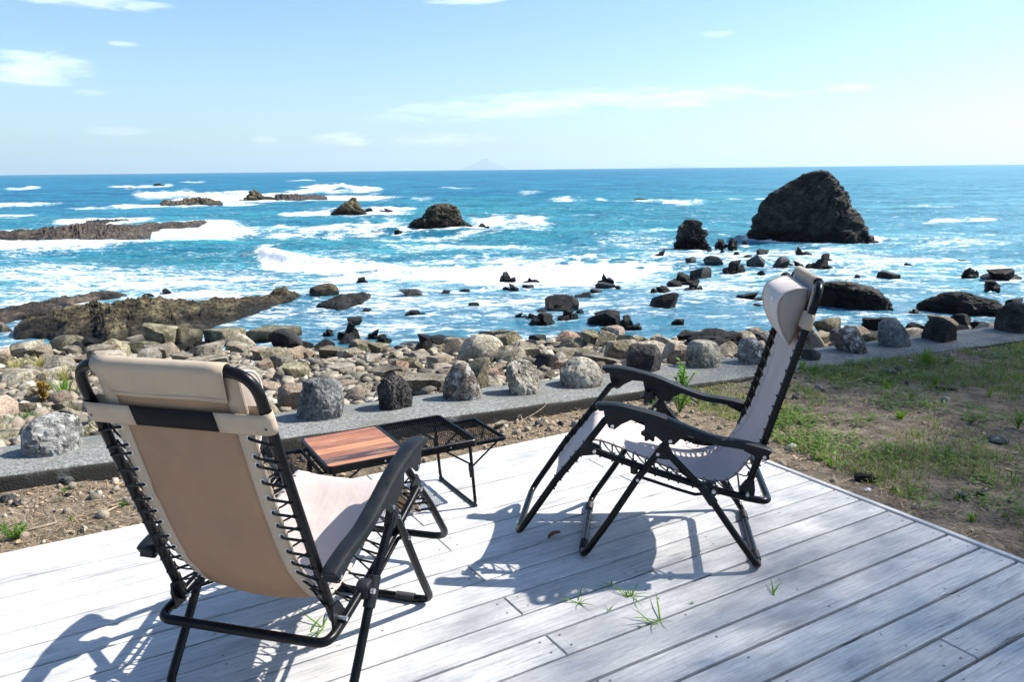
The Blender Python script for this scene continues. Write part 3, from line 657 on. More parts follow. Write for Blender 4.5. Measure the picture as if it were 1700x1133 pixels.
# ------------------------------------------------------------------ rocks
_ico = {}
def ico(sub):
    if sub not in _ico:
        bm = bmesh.new(); bmesh.ops.create_icosphere(bm, subdivisions=sub, radius=1.0)
        bm.verts.ensure_lookup_table(); _ico[sub] = (np.array([v.co[:] for v in bm.verts]), np.array([[v.index for v in f.verts] for f in bm.faces])); bm.free()
    return _ico[sub]
def rock_shape(seed, planes=10, dmin=0.5, dmax=0.85, rough=0.06, sub=3, flat_top=0.0, freq=2.2, edge=0.03, point=0.0, steep=1.3, base=0.47):
    r = np.random.default_rng(seed); V, F = ico(sub); V = V.copy()
    for k in range(planes):
        n = r.normal(size=3); n /= np.linalg.norm(n)
        if k == 0 and flat_top: n = np.array([r.normal() * 0.15, r.normal() * 0.15, 1]); n /= np.linalg.norm(n)
        d = flat_top if (k == 0 and flat_top) else r.uniform(dmin, dmax)
        over = V @ n - d; V = V - n * np.maximum(over, 0)[:, None] * 0.97
    if point: V[:, :2] *= (1 - point * sstep(-0.2, 1.0, V[:, 2]))[:, None]
    ln = np.linalg.norm(V, axis=1, keepdims=True); D = V / np.maximum(ln, 1e-6)
    off = r.uniform(0, 50, 3)
    if not flat_top and not point: V = V @ np.linalg.qr(r.normal(size=(3, 3)))[0]; ln = np.linalg.norm(V, axis=1, keepdims=True); D = V / np.maximum(ln, 1e-6)
    V = V + D * (rough * fbm(V * freq + off, 4, seed) + edge * ridged(V * freq * 2.7 + off, 3, seed + 3) - edge * 0.6)[:, None]
    lo, hi = V.min(0), V.max(0); V = (V - lo) / (hi - lo)
    V[:, 2] = 1 - (1 - V[:, 2]) ** steep
    V[:, 0] -= 0.5; V[:, 1] -= 0.5; V[:, 2] = np.maximum((V[:, 2] - base) / (1 - base), -0.8)
    return V, F
def rock_mesh(name, seed, mat, angle=28, **kw):
    V, F = rock_shape(seed, **kw); me = np_mesh(name, V, F, mat); me.set_sharp_from_angle(angle=math.radians(angle - 12)); return me
KINDS = {'block': dict(planes=11, dmin=0.34, dmax=0.62, rough=0.035, edge=0.02), 'slab': dict(planes=10, dmin=0.38, dmax=0.66, rough=0.035, edge=0.02, flat_top=0.26),
         'wedge': dict(planes=9, dmin=0.28, dmax=0.6, rough=0.035, edge=0.02, point=0.4), 'round': dict(planes=7, dmin=0.62, dmax=0.88, rough=0.07),
         'low': dict(planes=9, dmin=0.42, dmax=0.75, rough=0.13, edge=0.11)}
def jag_mesh(name, seed, mat):
    r = np.random.default_rng(seed); Vs = []; Fs = []; k = 0
    for q in range(6):
        S, F = rock_shape(seed * 7 + q, sub=3, planes=10, dmin=0.3, dmax=0.62, rough=0.05, edge=0.05, steep=1.15, base=0.42)
        sc = np.array([r.uniform(0.38, 0.75), r.uniform(0.4, 0.8), r.uniform(0.25, 0.7)]) if q else np.array([0.62, 0.75, 1.0]); a = r.uniform(0, 6.28); c, q_ = math.cos(a), math.sin(a)
        S = S * sc; S = np.stack([S[:, 0] * c - S[:, 1] * q_, S[:, 0] * q_ + S[:, 1] * c, S[:, 2]], 1); S[:, 2] += S[:, 0] * r.normal() * 0.25
        S = S + np.array([r.uniform(-0.42, 0.42), r.uniform(-0.3, 0.3), 0]) * (1 if q else 0.3); Vs.append(S); Fs.append(F + k); k += len(S)
    V = np.concatenate(Vs); lo, hi = V[:, :2].min(0), V[:, :2].max(0); V[:, :2] = (V[:, :2] - lo) / (hi - lo) - 0.5; V[:, 2] /= V[:, 2].max()
    me = np_mesh(name, V, np.concatenate(Fs), mat); me.set_sharp_from_angle(angle=math.radians(18)); return me
_var = {}
def variant(kind, mat, i, sub=3):
    k = (kind, mat, i, sub)
    if k not in _var and kind == 'jag': _var[k] = jag_mesh('rock_jagged', 500 + i * 17, MT[mat])
    if k not in _var: _var[k] = rock_mesh('rock_' + kind, 100 + i * 13 + len(kind) * 7, MT[mat], sub=sub, **KINDS[kind])
    return _var[k]
ROCK_FOAM = []
_cnt = [0]
def put_rock(name, cat, p, w_px, h_px, kind, mat, label, group=None, depth=0.8, sub=3, spin=None, foam=True, nv=9):
    """p: base point facing the shore; sizes in photograph pixels at that distance"""
    _cnt[0] += 1; i = _cnt[0]; p = np.array(p); dist = (p - CAM_P) @ CAM_F
    w = w_px / F_PX * dist; h = h_px / F_PX * dist; h = h * 0.97
    dirn = p[:2] / np.linalg.norm(p[:2]); dep = w * depth
    c = p[:2] + dirn * dep * 0.42; yaw = math.atan2(dirn[1], dirn[0]) - math.pi / 2
    me = variant(kind, mat, (i * 7) % nv, sub)
    o = link(name, me, loc=(c[0], c[1], p[2]), rotz=yaw + (math.pi if i % 2 else 0) + (spin or 0.0), scale=(w, dep, h * 1.02))
    tag(o, label, cat, group)
    if foam and p[2] < -2.3: ROCK_FOAM.append((c[0], c[1], w * 0.46))
    return o

# ---- profiled rocks: outline measured in the picture, real depth
def stack_rock(name, prof, base_px, depth_ratio, mat, label, cat, nz=90, na=150, rough=0.05, strata=0.05, tilt=(0.35, 0.2, 1.0), seed=1, group=None, lay=7.0, planes=26):
    """prof: (height 0..1, left edge, right edge) in pixels relative to the base centre; base_px: (x, y, height_px)"""
    prof = [(a, b * 0.955, c * 0.955) for a, b, c in prof]; bx, by, hpx = base_px; p = gp(bx, by, SEA_Z); dist = (p - CAM_P) @ CAM_F; k = dist / F_PX
    hs = np.array([a[0] for a in prof]); L = np.array([a[1] for a in prof]) * k; Rr = np.array([a[2] for a in prof]) * k; Hm = hpx * k
    half0 = (Rr[0] - L[0]) / 2
    zz = np.linspace(-0.18, 1.0, nz); V = []
    T, A = np.meshgrid(zz, np.linspace(0, 2 * math.pi, na, endpoint=False), indexing='ij'); T = T.ravel(); A = A.ravel()
    l = np.interp(T, hs, L); r = np.interp(T, hs, Rr); c = (l + r) / 2; hw = (r - l) / 2
    hd = half0 * depth_ratio * (np.clip(hw / half0, 0, 2)) ** 0.9
    ca, sa = np.cos(A), np.sin(A); sq = (np.abs(ca) ** 2.6 + np.abs(sa) ** 2.6) ** (-1 / 2.6)
    P = np.stack([c + hw * ca * sq, hd * sa * sq, T * Hm], 1)
    rr = np.random.default_rng(seed)
    N = np.stack([ca, sa, 0.25 * np.ones_like(ca)], 1); N /= np.linalg.norm(N, axis=1, keepdims=True)
    S = P / half0
    cell = fbm(S * 2.1 + seed, 2, seed) ; blk = np.round(cell * 7) / 7
    tl = np.array(tilt) / np.linalg.norm(tilt); ph = S @ tl * lay + 1.2 * fbm(S * 1.7, 3, seed + 5); fr = ph - np.floor(ph)
    lay_d = (sstep(0.0, 0.25, fr) - sstep(0.75, 1.0, fr)) - 0.5
    d = rough * (2.2 * blk + 1.2 * fbm(S * 4, 4, seed + 2) + 0.8 * ridged(S * 8, 4, seed + 9) - 0.4) + strata * lay_d * (0.6 + 0.8 * fbm(S * 2.3, 2, seed + 4))
    for q in range(18):
        nn_ = np.array([rr.normal() * 0.8, -abs(rr.normal()) - 0.5, rr.uniform(-0.1, 0.3)]); nn_ /= np.linalg.norm(nn_); pr_ = P @ nn_; dm = np.max(pr_) * rr.uniform(0.74, 0.93); P = P - nn_ * (np.maximum(pr_ - dm, 0) * 0.9 * np.clip(1 - ca * ca, 0, 1))[:, None]
    taper = sstep(1.02, 0.9, T) * 0.8 + 0.2
    P = P + N * (d * half0 * taper)[:, None]
    F = grid_faces(nz, na); ex = np.array([[i * na + na - 1, i * na, (i + 1) * na, (i + 1) * na + na - 1] for i in range(nz - 1)])
    top = P[-na:].mean(0) + np.array([0, 0, 0.01 * Hm]); P = np.concatenate([P, top[None]]); ti = len(P) - 1
    caps = np.array([[(nz - 1) * na + i, (nz - 1) * na + (i + 1) % na, ti, ti] for i in range(na)])
    me = bpy.data.meshes.new(name); allf = [tuple(q) for q in np.concatenate([F, ex]).tolist()] + [tuple(q[:3]) for q in caps.tolist()]
    me.from_pydata(P.tolist(), [], allf); me.polygons.foreach_set('use_smooth', [True] * len(me.polygons)); me.set_sharp_from_angle(angle=math.radians(38)); me.materials.append(MT[mat])
    dirn = p[:2] / np.linalg.norm(p[:2]); c2 = p[:2] + dirn * half0 * depth_ratio * 0.9; yaw = math.atan2(dirn[1], dirn[0]) - math.pi / 2
    o = link(name, me, loc=(c2[0], c2[1], SEA_Z), rotz=yaw); tag(o, label, cat, group)
    n_ = 9
    for q in range(n_):
        f_ = (q / (n_ - 1) - 0.5) * 2; cx = (L[0] + Rr[0]) / 2 + f_ * half0 * 0.85
        ROCK_FOAM.append((c2[0] + cx * math.cos(yaw), c2[1] + cx * math.sin(yaw), half0 * depth_ratio * 0.8 * math.sqrt(max(0.05, 1 - f_ * f_))))
    return o
stack_rock('sea_stack', [(-0.2, -110, 118), (0.0, -104, 109), (0.12, -105, 97), (0.28, -103, 83), (0.42, -92, 70), (0.55, -79, 59), (0.70, -62, 47), (0.80, -42, 40), (0.88, -30, 36), (0.94, -20, 32), (0.98, -8, 26), (1.0, 6, 14)],
           (1345, 404, 119), 0.62, 'rock_stack', 'tall dark craggy sea stack standing alone in the surf', 'sea stack', nz=150, na=240, rough=0.058, strata=0.05, tilt=(-0.75, 0.15, 0.65), seed=4, lay=7)
stack_rock('sea_stack', [(-0.2, -34, 34), (0.0, -29, 31), (0.18, -27, 30), (0.3, -22, 27), (0.6, -21, 23), (0.8, -17, 15), (0.92, -13, 8), (1.0, -9, 1)],
           (1146, 414, 47), 0.8, 'rock_stack', 'small leaning grey stack with ribbed sides and low rocks round its foot', 'sea stack', nz=90, na=130, rough=0.12, strata=0.16, tilt=(0.75, 0.2, 0.5), seed=13, lay=7)
stack_rock('rock_islet', [(-0.2, -64, 70), (0.0, -62, 64), (0.15, -58, 52), (0.35, -50, 42), (0.55, -38, 36), (0.75, -26, 32), (0.9, -20, 27), (1.0, -6, 18)],
           (731, 386, 45), 0.75, 'rock_capped', 'humped olive green rock islet ringed with white foam beyond the breaker', 'rock islet', nz=90, na=150, rough=0.08, strata=0.07, tilt=(0.5, 0.2, 0.8), seed=21, lay=5)
stack_rock('rock_islet', [(-0.2, -36, 34), (0.0, -32, 27), (0.3, -24, 22), (0.6, -12, 18), (0.85, 0, 14), (1.0, 6, 12)],
           (581, 355, 26), 0.8, 'rock_olive', 'small brown islet with a peak above a strip of foam', 'rock islet', nz=60, na=100, rough=0.06, strata=0.08, tilt=(0.6, 0.2, 0.7), seed=24, lay=5)
stack_rock('rock_islet', [(-0.2, -34, 60), (0.0, -30, 52), (0.25, -22, 34), (0.45, -14, 18), (0.7, -8, 10), (1.0, -3, 2)],
           (424, 334, 18), 0.6, 'rock_olive', 'pointed tilted islet amid the white breakers of the outer reef', 'rock islet', nz=50, na=100, rough=0.07, strata=0.12, tilt=(0.7, 0.1, 0.6), seed=27, lay=5)

stack_rock('sea_rock', [(-0.2, -70, 60), (0.0, -70, 70), (0.2, -70, 64), (0.45, -68, 52), (0.7, -62, 34), (0.85, -52, 18), (0.95, -40, -2), (1.0, -28, -14)],
           (1417, 516, 44), 0.5, 'rock_capped', 'massive black rock with olive top beside the chair headrest', 'rock', nz=80, na=170, rough=0.05, strata=0.03, tilt=(0.3, 0.2, 0.9), seed=31, group='rocks standing in the water', lay=4)
stack_rock('sea_rock', [(-0.2, -72, 78), (0.0, -74, 80), (0.25, -74, 66), (0.5, -66, 50), (0.68, -40, 42), (0.85, -34, 22), (0.95, -26, 8), (1.0, -18, -2)],
           (1600, 525, 36), 0.5, 'rock_wet', 'wide black rock mass lying off the ledge with a stepped outline', 'rock', nz=70, na=170, rough=0.06, strata=0.04, tilt=(0.3, 0.2, 0.9), seed=35, group='rocks standing in the water', lay=4)

# ---- low rock platforms as eroded height fields
def platform(name, front, back, hgt, mat, label, seed, nx=200, ny=70, ridge=0.3, cat='rock platform', sk=0.0):
    """front/back: pixel outlines on the water plane, hgt: (px_x, metres) crest heights"""
    fx = [p[0] for p in front]; xs = np.linspace(min(fx), max(fx), nx)
    fy = np.interp(xs, fx, [p[1] for p in front]); by = np.interp(xs, [p[0] for p in back], [p[1] for p in back]); hh = np.interp(xs, [p[0] for p in hgt], [p[1] for p in hgt]) * 0.86
    wob = (fy - by); q_ = np.stack([xs * 0.022, 0 * xs + seed, 0 * xs], 1); fy = fy + wob * 0.34 * fbm(q_, 2, seed + 40); by = by + wob * 0.20 * fbm(q_ + 9.0, 2, seed + 41)
    V = []
    for i, X_ in enumerate(xs):
        a = gp(X_, fy[i], SEA_Z); b = gp(X_, by[i], SEA_Z)
        for j in range(ny):
            s = j / (ny - 1); V.append((*(a[:2] + (b[:2] - a[:2]) * s), s, hh[i], i / (nx - 1)))
    V = np.array(V); s = V[:, 2]; e = V[:, 4]
    P2 = np.stack([V[:, 0], V[:, 1], np.zeros(len(V))], 1)
    dome = (np.clip(np.minimum(s / 0.35, (1 - s) / 0.3), 0, 1)) ** 0.7 * np.clip(np.minimum(e / 0.05, (1 - e) / 0.06), 0, 1) ** 0.6
    ang = 0.5; c_, s_ = math.cos(ang), math.sin(ang); Q = np.stack([P2[:, 0] * c_ + P2[:, 1] * s_, (-P2[:, 0] * s_ + P2[:, 1] * c_) * 2.4, P2[:, 2]], 1)
    z = V[:, 3] * dome * (0.78 + 0.45 * fbm(P2 * 0.5, 3, seed)) + ridge * V[:, 3] * (ridged(Q * 0.8, 5, seed + 3) - 0.3) * dome + 0.40 * V[:, 3] * ridged(Q * 2.7, 4, seed + 6) * dome + 0.12 * V[:, 3] * fbm(P2 * 6, 3, seed + 2) * dome - 0.30 * (1 - sstep(0, 0.5, dome))
    P = np.stack([V[:, 0], V[:, 1], SEA_Z + z + 0.02], 1)
    o = link(name, np_mesh(name, P, grid_faces(nx, ny), MT[mat])); o.data.set_sharp_from_angle(angle=math.radians(45)); tag(o, label, cat)
    for q in range(0, nx, max(1, nx // 14)):
        m = 0.5 * (V[q * ny, :2] + V[q * ny + ny - 1, :2]); ROCK_FOAM.append((m[0], m[1], 0.42 * np.linalg.norm(V[q * ny, :2] - V[q * ny + ny - 1, :2])))
    return o
platform('rock_platform', [(18, 566), (120, 580), (220, 578), (330, 556), (420, 528), (470, 508), (512, 494)], [(18, 548), (60, 536), (150, 522), (250, 517), (330, 514), (430, 503), (470, 499), (512, 491)],
         [(18, 0.2), (90, 0.42), (150, 0.55), (250, 0.55), (330, 0.36), (430, 0.40), (475, 0.45), (512, 0.2)], 'rock_olive', 'long olive brown rock platform stretching from the shore behind the beach boulders', 50, nx=300, ny=120, ridge=0.55)
platform('rock_platform', [(-60, 545), (20, 536), (80, 524), (150, 508), (215, 494)], [(-60, 525), (20, 518), (80, 506), (150, 496), (215, 491)], [(-60, 0.2), (60, 0.3), (130, 0.3), (215, 0.15)], 'rock_reef', 'low grey brown rock platform washed by foam just seaward of the long olive one', 60, nx=150, ny=50)
platform('rock_platform', [(-60, 408), (60, 407), (150, 405), (230, 400), (262, 392), (330, 376), (356, 370)], [(-60, 390), (60, 387), (140, 380), (230, 376), (262, 374), (330, 369), (356, 368)], [(-60, 0.3), (60, 0.5), (140, 0.75), (180, 0.6), (262, 0.35), (320, 0.35), (356, 0.15)], 'rock_reef', 'flat brown reef lying among waves inside the outer breakers', 70, nx=220, ny=60, ridge=0.28)
platform('rock_platform', [(525, 514), (560, 522), (600, 512), (618, 497)], [(525, 509), (560, 500), (600, 493), (618, 491)], [(525, 0.1), (560, 0.28), (600, 0.25), (618, 0.1)], 'rock_wet', 'black weedy rock shelf beside the rounded olive boulder in the shallows', 80, nx=90, ny=40, ridge=0.7)
platform('rock_platform', [(265, 344), (310, 345), (340, 344), (372, 341)], [(265, 339), (310, 338), (340, 338), (372, 338)], [(265, 0.6), (300, 0.6), (330, 0.95), (372, 0.4)], 'rock_olive', 'low knobbly reef just shoreward of the pointed islet', 85, nx=110, ny=24, ridge=0.5)
platform('rock_platform', [(455, 334), (500, 335), (545, 333)], [(455, 327), (500, 326), (545, 327)], [(455, 0.8), (500, 0.6), (545, 0.3)], 'rock_reef', 'broken reef trailing away from the pointed islet through foam', 88, nx=80, ny=24, ridge=0.6)
platform('rock_platform', [(140, 371), (175, 372), (220, 370)], [(140, 367), (175, 366), (220, 366)], [(140, 0.2), (175, 0.3), (220, 0.2)], 'rock_reef', 'sliver of brown reef between the flat reef and outer foam', 89, nx=60, ny=20, ridge=0.6)

# ---- rocks standing in the water: (centre x, base y, width, height, kind, material, label)
SEA_ROCKS = [
 (1100, 431, 32, 15, 'low', 'rock_wet', 'small dark rock nearest the foot of the leaning stack on its shoreward side'),
 (1146, 441, 18, 14, 'wedge', 'rock_grey', 'pale grey pointed rock in white water below the leaning stack'),
 (1184, 443, 34, 18, 'block', 'rock_grey', 'broad grey block sitting in white water between two stacks'),
 (1218, 454, 38, 20, 'block', 'rock_wet', 'dark broad rock in foam in front of the grey block'),
 (1254, 445, 30, 21, 'wedge', 'rock_grey', 'steep pale faced wedge of rock shoreward of the tall sea stack'),
 (1264, 431, 30, 15, 'block', 'rock_wet', 'black angular rock just behind the pale faced wedge'),
 (1239, 433, 18, 9, 'low', 'rock_wet', 'little black rock touching the water beside the black angular rock'),
 (1295, 448, 30, 21, 'block', 'rock_grey', 'grey upright block between the pale wedge and dark slabs'),
 (1329, 428, 40, 16, 'slab', 'rock_wet', 'black sloping slab close under the tall sea stack'),
 (1320, 444, 28, 10, 'slab', 'rock_wet', 'thin dark slab awash below the black sloping slab'),
 (1360, 451, 44, 21, 'wedge', 'rock_wet', 'dark ridge shaped rock with spray on its crest below the tall stack'),
 (1372, 441, 24, 18, 'block', 'rock_reef', 'brownish block leaning behind the dark ridge shaped rock'),
 (1197, 411, 22, 13, 'block', 'rock_stack', 'jagged dark rock beside the leaning stack'),
 (1216, 411, 17, 14, 'wedge', 'rock_stack', 'dark toothlike rock beyond the jagged one near the leaning stack'),
 (1236, 404, 10, 4, 'low', 'rock_wet', 'tiny dark rock left alone toward the tall stack'),
 (1198, 424, 16, 9, 'wedge', 'rock_wet', 'small black pyramid rock in the white water'),
 (1220, 426, 19, 7, 'low', 'rock_wet', 'low black rock barely above foam behind the grey block'),
 (1175, 424, 30, 12, 'low', 'rock_stack', 'flat ragged rock at the foot of the leaning stack'),
 (1163, 459, 36, 15, 'slab', 'rock_grey', 'sloping grey slab at the top of the dark rock chain'),
 (1137, 473, 48, 18, 'low', 'rock_wet', 'broad black rock in the middle of the dark rock chain'),
 (1119, 477, 26, 10, 'round', 'rock_wet', 'small rounded black rock at the edge of the broad black one'),
 (1151, 485, 32, 13, 'slab', 'rock_wet', 'flat black rock with a pale top below the dark rock chain'),
 (1097, 488, 34, 11, 'low', 'rock_wet', 'long black rock lying nearest the olive topped cube'),
 (1102, 514, 49, 26, 'block', 'rock_capped', 'blocky olive topped rock standing alone in calm water'),
 (1125, 540, 22, 9, 'low', 'rock_wet', 'small dark rock between the olive topped block and the shore'),
 (1264, 455, 14, 5, 'low', 'rock_wet', 'tiny black rock below the pale faced wedge'),
 (1304, 461, 15, 8, 'round', 'rock_wet', 'little round black rock above the padded headrest'),
 (1475, 462, 37, 11, 'slab', 'rock_grey', 'flat grey rock in open water beyond the big olive topped mass'),
 (1507, 447, 13, 10, 'wedge', 'rock_wet', 'small black spike in white water at some distance from other rocks'),
 (1560, 443, 52, 6, 'low', 'rock_wet', 'long thin strip of rock awash in the surf'),
 (1597, 439, 24, 7, 'low', 'rock_wet', 'small dark lump at the end of the thin awash strip'),
 (1610, 461, 26, 14, 'block', 'rock_wet', 'dark blocky rock beside the long layered slab'),
 (1662, 464, 62, 16, 'slab', 'rock_wet', 'long layered black slab at the picture edge in surf'),
 (1647, 480, 24, 13, 'wedge', 'rock_wet', 'small black pyramid below the long layered slab'),
 (1423, 461, 10, 5, 'low', 'rock_wet', 'speck of black rock alone in smooth water'),
 (1280, 494, 30, 22, 'block', 'rock_wet', 'dark rock peeking from behind the padded headrest'),
 (1251, 500, 60, 13, 'low', 'rock_wet', 'flat glistening rock stretching away from the headrest'),
 (1258, 510, 22, 5, 'low', 'rock_wet', 'thin awash rock just below the flat glistening one'),
 (1517, 521, 18, 6, 'low', 'rock_wet', 'small black rock at the tip of the wide rock mass'),
 (1680, 520, 50, 22, 'low', 'rock_wet', 'dark rock shoulder running out past the ledge end boulder'),
 (682, 494, 42, 14, 'slab', 'rock_grey', 'smooth dark slab shaped like a fish in shallow water'),
 (740, 489, 16, 7, 'wedge', 'rock_wet', 'small triangular rock next to the fish shaped slab'),
 (770, 486, 21, 5, 'wedge', 'rock_wet', 'thin pointed rock furthest along from the fish shaped slab'),
 (843, 468, 28, 14, 'block', 'rock_wet', 'black rock flecked with spray under the wave front'),
 (882, 470, 28, 8, 'wedge', 'rock_wet', 'low wedge beside the spray flecked rock'),
 (848, 484, 28, 12, 'block', 'rock_wet', 'dark brown block just shoreward of the spray flecked rock'),
 (877, 480, 21, 6, 'slab', 'rock_grey', 'thin grey rock beside the dark brown block'),
 (787, 510, 19, 7, 'round', 'rock_wet', 'small black dome alone in calm blue water'),
 (689, 525, 35, 8, 'low', 'rock_wet', 'narrow black rock lying flat in calm blue water'),
 (609, 519, 15, 6, 'low', 'rock_wet', 'small dark lump near the black weedy shelf'),
 (601, 470, 20, 9, 'low', 'rock_wet', 'small dark rock at the edge of the foam wash'),
 (589, 541, 26, 15, 'block', 'rock_grey', 'pale grey rock at the water edge above black boulders'),
 (579, 565, 38, 25, 'block', 'rock_wet', 'black angular boulder at the tide line'),
 (933, 518, 58, 27, 'round', 'rock_wet', 'largest dark humped rock in the middle of calm water'),
 (865, 528, 21, 8, 'low', 'rock_wet', 'low black rock at the tip of the dark cluster'),
 (884, 530, 24, 8, 'low', 'rock_wet', 'thin black rock joining the dark cluster'),
 (900, 541, 46, 17, 'wedge', 'rock_wet', 'ridge shaped black rock in front of the dark cluster'),
 (943, 533, 36, 17, 'slab', 'rock_wet', 'tilted black slab leaning from the humped rock'),
 (900, 520, 17, 6, 'round', 'rock_wet', 'small round rock between the humped rock and low black ones'),
 (963, 522, 13, 8, 'round', 'rock_wet', 'small knob of rock beside the humped rock'),
 (1002, 542, 56, 24, 'wedge', 'rock_wet', 'grey black pyramid rock toward the chair'),
 (1045, 549, 38, 21, 'wedge', 'rock_wet', 'black two humped rock right by the grey black pyramid'),
 (1005, 470, 29, 14, 'wedge', 'rock_wet', 'dark peaked rock near the end of the breaking wave'),
 (1005, 478, 34, 8, 'slab', 'rock_grey', 'flat grey rock below the dark peaked one'),
 (970, 496, 34, 9, 'slab', 'rock_wet', 'long black slab with pale back in mid water'),
 (990, 488, 21, 8, 'wedge', 'rock_grey', 'grey fin standing on the long black slab side'),
 (1026, 480, 12, 5, 'low', 'rock_wet', 'tiny dark rock alongside the flat grey one'),
 (747, 570, 28, 10, 'round', 'rock_wet', 'dark dome in the shore wash'),
 (1007, 556, 28, 12, 'block', 'rock_wet', 'dark block at the shore below the pyramid rock'),
 (926, 568, 13, 7, 'round', 'rock_wet', 'small round black rock in the inlet'),
 (539, 496, 49, 24, 'round', 'rock_olive', 'rounded olive boulder on the black weedy shelf'),
 (608, 519, 12, 5, 'low', 'rock_wet', 'dot of rock off the weedy shelf end'),
 (626, 563, 32, 15, 'slab', 'rock_wet', 'black slab lying at the tide line below the narrow flat rock'),
 (637, 572, 28, 14, 'wedge', 'rock_wet', 'black wedge resting against the tide line slab'),
 (545, 558, 20, 9, 'low', 'rock_wet', 'small wet rock by the pale grey rock'),
 (278, 489, 16, 9, 'wedge', 'rock_wet', 'small black pyramid in white foam behind the platform'),
 (246, 495, 20, 7, 'round', 'rock_wet', 'small low black dome in white foam behind the platform'),
 (645, 384, 18, 7, 'low', 'rock_wet', 'small wet rock off the shoreward tip of the olive islet'),
 (661, 388, 14, 6, 'low', 'rock_wet', 'tiny wet rock touching the olive islet'),
 (803, 379, 20, 7, 'low', 'rock_wet', 'small rock just past the tail of the olive islet'),
 (785, 384, 40, 10, 'low', 'rock_wet', 'low dark tail of rock joined to the olive islet'),
 (640, 352, 26, 6, 'low', 'rock_reef', 'low reef rock in foam beyond the small peaked islet'),
 (613, 352, 14, 6, 'low', 'rock_wet', 'small black rock beside the small peaked islet'),
 (264, 309, 20, 4, 'low', 'rock_wet', 'far black rock on the outermost line of foam'),
 (217, 313, 12, 2, 'low', 'rock_wet', 'far speck of rock on the outer foam line'),
 (1063, 335, 30, 5, 'low', 'rock_wet', 'lone low rock in a thin line of foam far out'),
 (1058, 548, 16, 6, 'low', 'rock_wet', 'small dark rock in the shallows near the two humped rock'),
 (1300, 507, 24, 9, 'low', 'rock_wet', 'black rock half hidden behind the headrest'),
 (1446, 546, 14, 5, 'low', 'rock_wet', 'small rock in the pool behind the white capped ledge boulder'),
]
for (cx, by, w, h, kind, mat, lab) in SEA_ROCKS:
    if w >= 17 and mat in ('rock_wet', 'rock_stack', 'rock_reef') and kind in ('low', 'block', 'wedge', 'slab'): kind = 'jag'; h *= 1.12
    put_rock('sea_rock', 'rock', gp(cx, by, SEA_Z + 0.01), w, h, kind, mat, lab, 'rocks standing in the water', sub=4 if w > 24 else 3, depth=0.75)

# ---- boulders on the ledge: (centre x, base y, width, height, material, planes, label)
LEDGE = [
 (92, 757, 97, 68, 'lm_pale', dict(planes=8, dmin=0.6, dmax=0.85, rough=0.10, edge=0.06), 'pale grey striated boulder on the ledge beside green weeds'),
 (533, 699, 82, 70, 'lm_grey', dict(planes=7, dmin=0.62, dmax=0.85, rough=0.12, edge=0.08, flat_top=0.7), 'largest rounded grey boulder with a dark hollow on the ledge behind the folding table'),
 (657, 682, 60, 60, 'lm_dark', dict(planes=4, dmin=0.75, dmax=0.9, rough=0.10, edge=0.12, freq=3.0), 'dark round boulder with wrinkled ridges on the ledge'),
 (768, 666, 66, 66, 'lm_brown', dict(planes=6, dmin=0.6, dmax=0.85, rough=0.06, point=0.28), 'upright boulder with white cap and brown base on the ledge'),
 (868, 657, 57, 58, 'lm_cream', dict(planes=9, dmin=0.5, dmax=0.8, rough=0.12, edge=0.10, point=0.25), 'cream boulder with a dark cleft down its face on the ledge'),
 (965, 645, 74, 50, 'lm_cream', dict(planes=5, dmin=0.7, dmax=0.9, rough=0.06, point=0.2), 'wide dome shaped tan boulder on the ledge'),
 (1068, 619, 58, 48, 'lm_dark', dict(planes=6, dmin=0.6, dmax=0.85, rough=0.08, flat_top=0.7), 'dark brown boulder on the ledge just above the far armrest tip'),
 (1166, 612, 58, 46, 'lm_cream', dict(planes=6, dmin=0.65, dmax=0.85, rough=0.07, flat_top=0.72), 'squat pale boulder with dark streaks behind the sprouting weed'),
 (1248, 606, 50, 46, 'lm_pale', dict(planes=9, dmin=0.5, dmax=0.8, rough=0.10, edge=0.08), 'speckled white boulder on the ledge beside the chair backrest'),
 (1344, 599, 34, 20, 'lm_dark', dict(planes=6, dmin=0.6, dmax=0.85, rough=0.08, flat_top=0.6), 'low dark stone on the ledge behind the backrest tube'),
 (1408, 587, 64, 43, 'lm_brown', dict(planes=9, dmin=0.5, dmax=0.75, rough=0.05, flat_top=0.62), 'squarish dark brown boulder crossed by a pale vein'),
 (1483, 577, 53, 50, 'lm_grey', dict(planes=8, dmin=0.5, dmax=0.8, rough=0.07, point=0.2), 'grey boulder with a white top on the shaded ledge'),
 (1558, 569, 54, 44, 'lm_dark', dict(planes=8, dmin=0.5, dmax=0.8, rough=0.07, point=0.25), 'slanting dark boulder second from the end of the ledge row'),
 (1684, 553, 62, 52, 'lm_dark', dict(planes=5, dmin=0.65, dmax=0.88, rough=0.07, point=0.2), 'big dark rounded boulder at the shaded end of the ledge row'),
]
for i, (cx, by, w, h, mat, kw, lab) in enumerate(LEDGE):
    p = gp(cx, by, LEDGE_Z); dist = (p - CAM_P) @ CAM_F; wm, hm = w / F_PX * dist, h / F_PX * dist * 0.93; dirn = p[:2] / np.linalg.norm(p[:2]); dep = wm * 0.8
    c = p[:2] + dirn * dep * 0.42; me = rock_mesh('ledge_boulder', 300 + i * 11, MT[mat], sub=5, angle=30, **kw)
    o = link('ledge_boulder', me, loc=(c[0], c[1], LEDGE_Z), rotz=math.atan2(dirn[1], dirn[0]) - math.pi / 2, scale=(wm, dep, hm)); tag(o, lab, 'boulder', 'boulders set in a row on the concrete ledge')

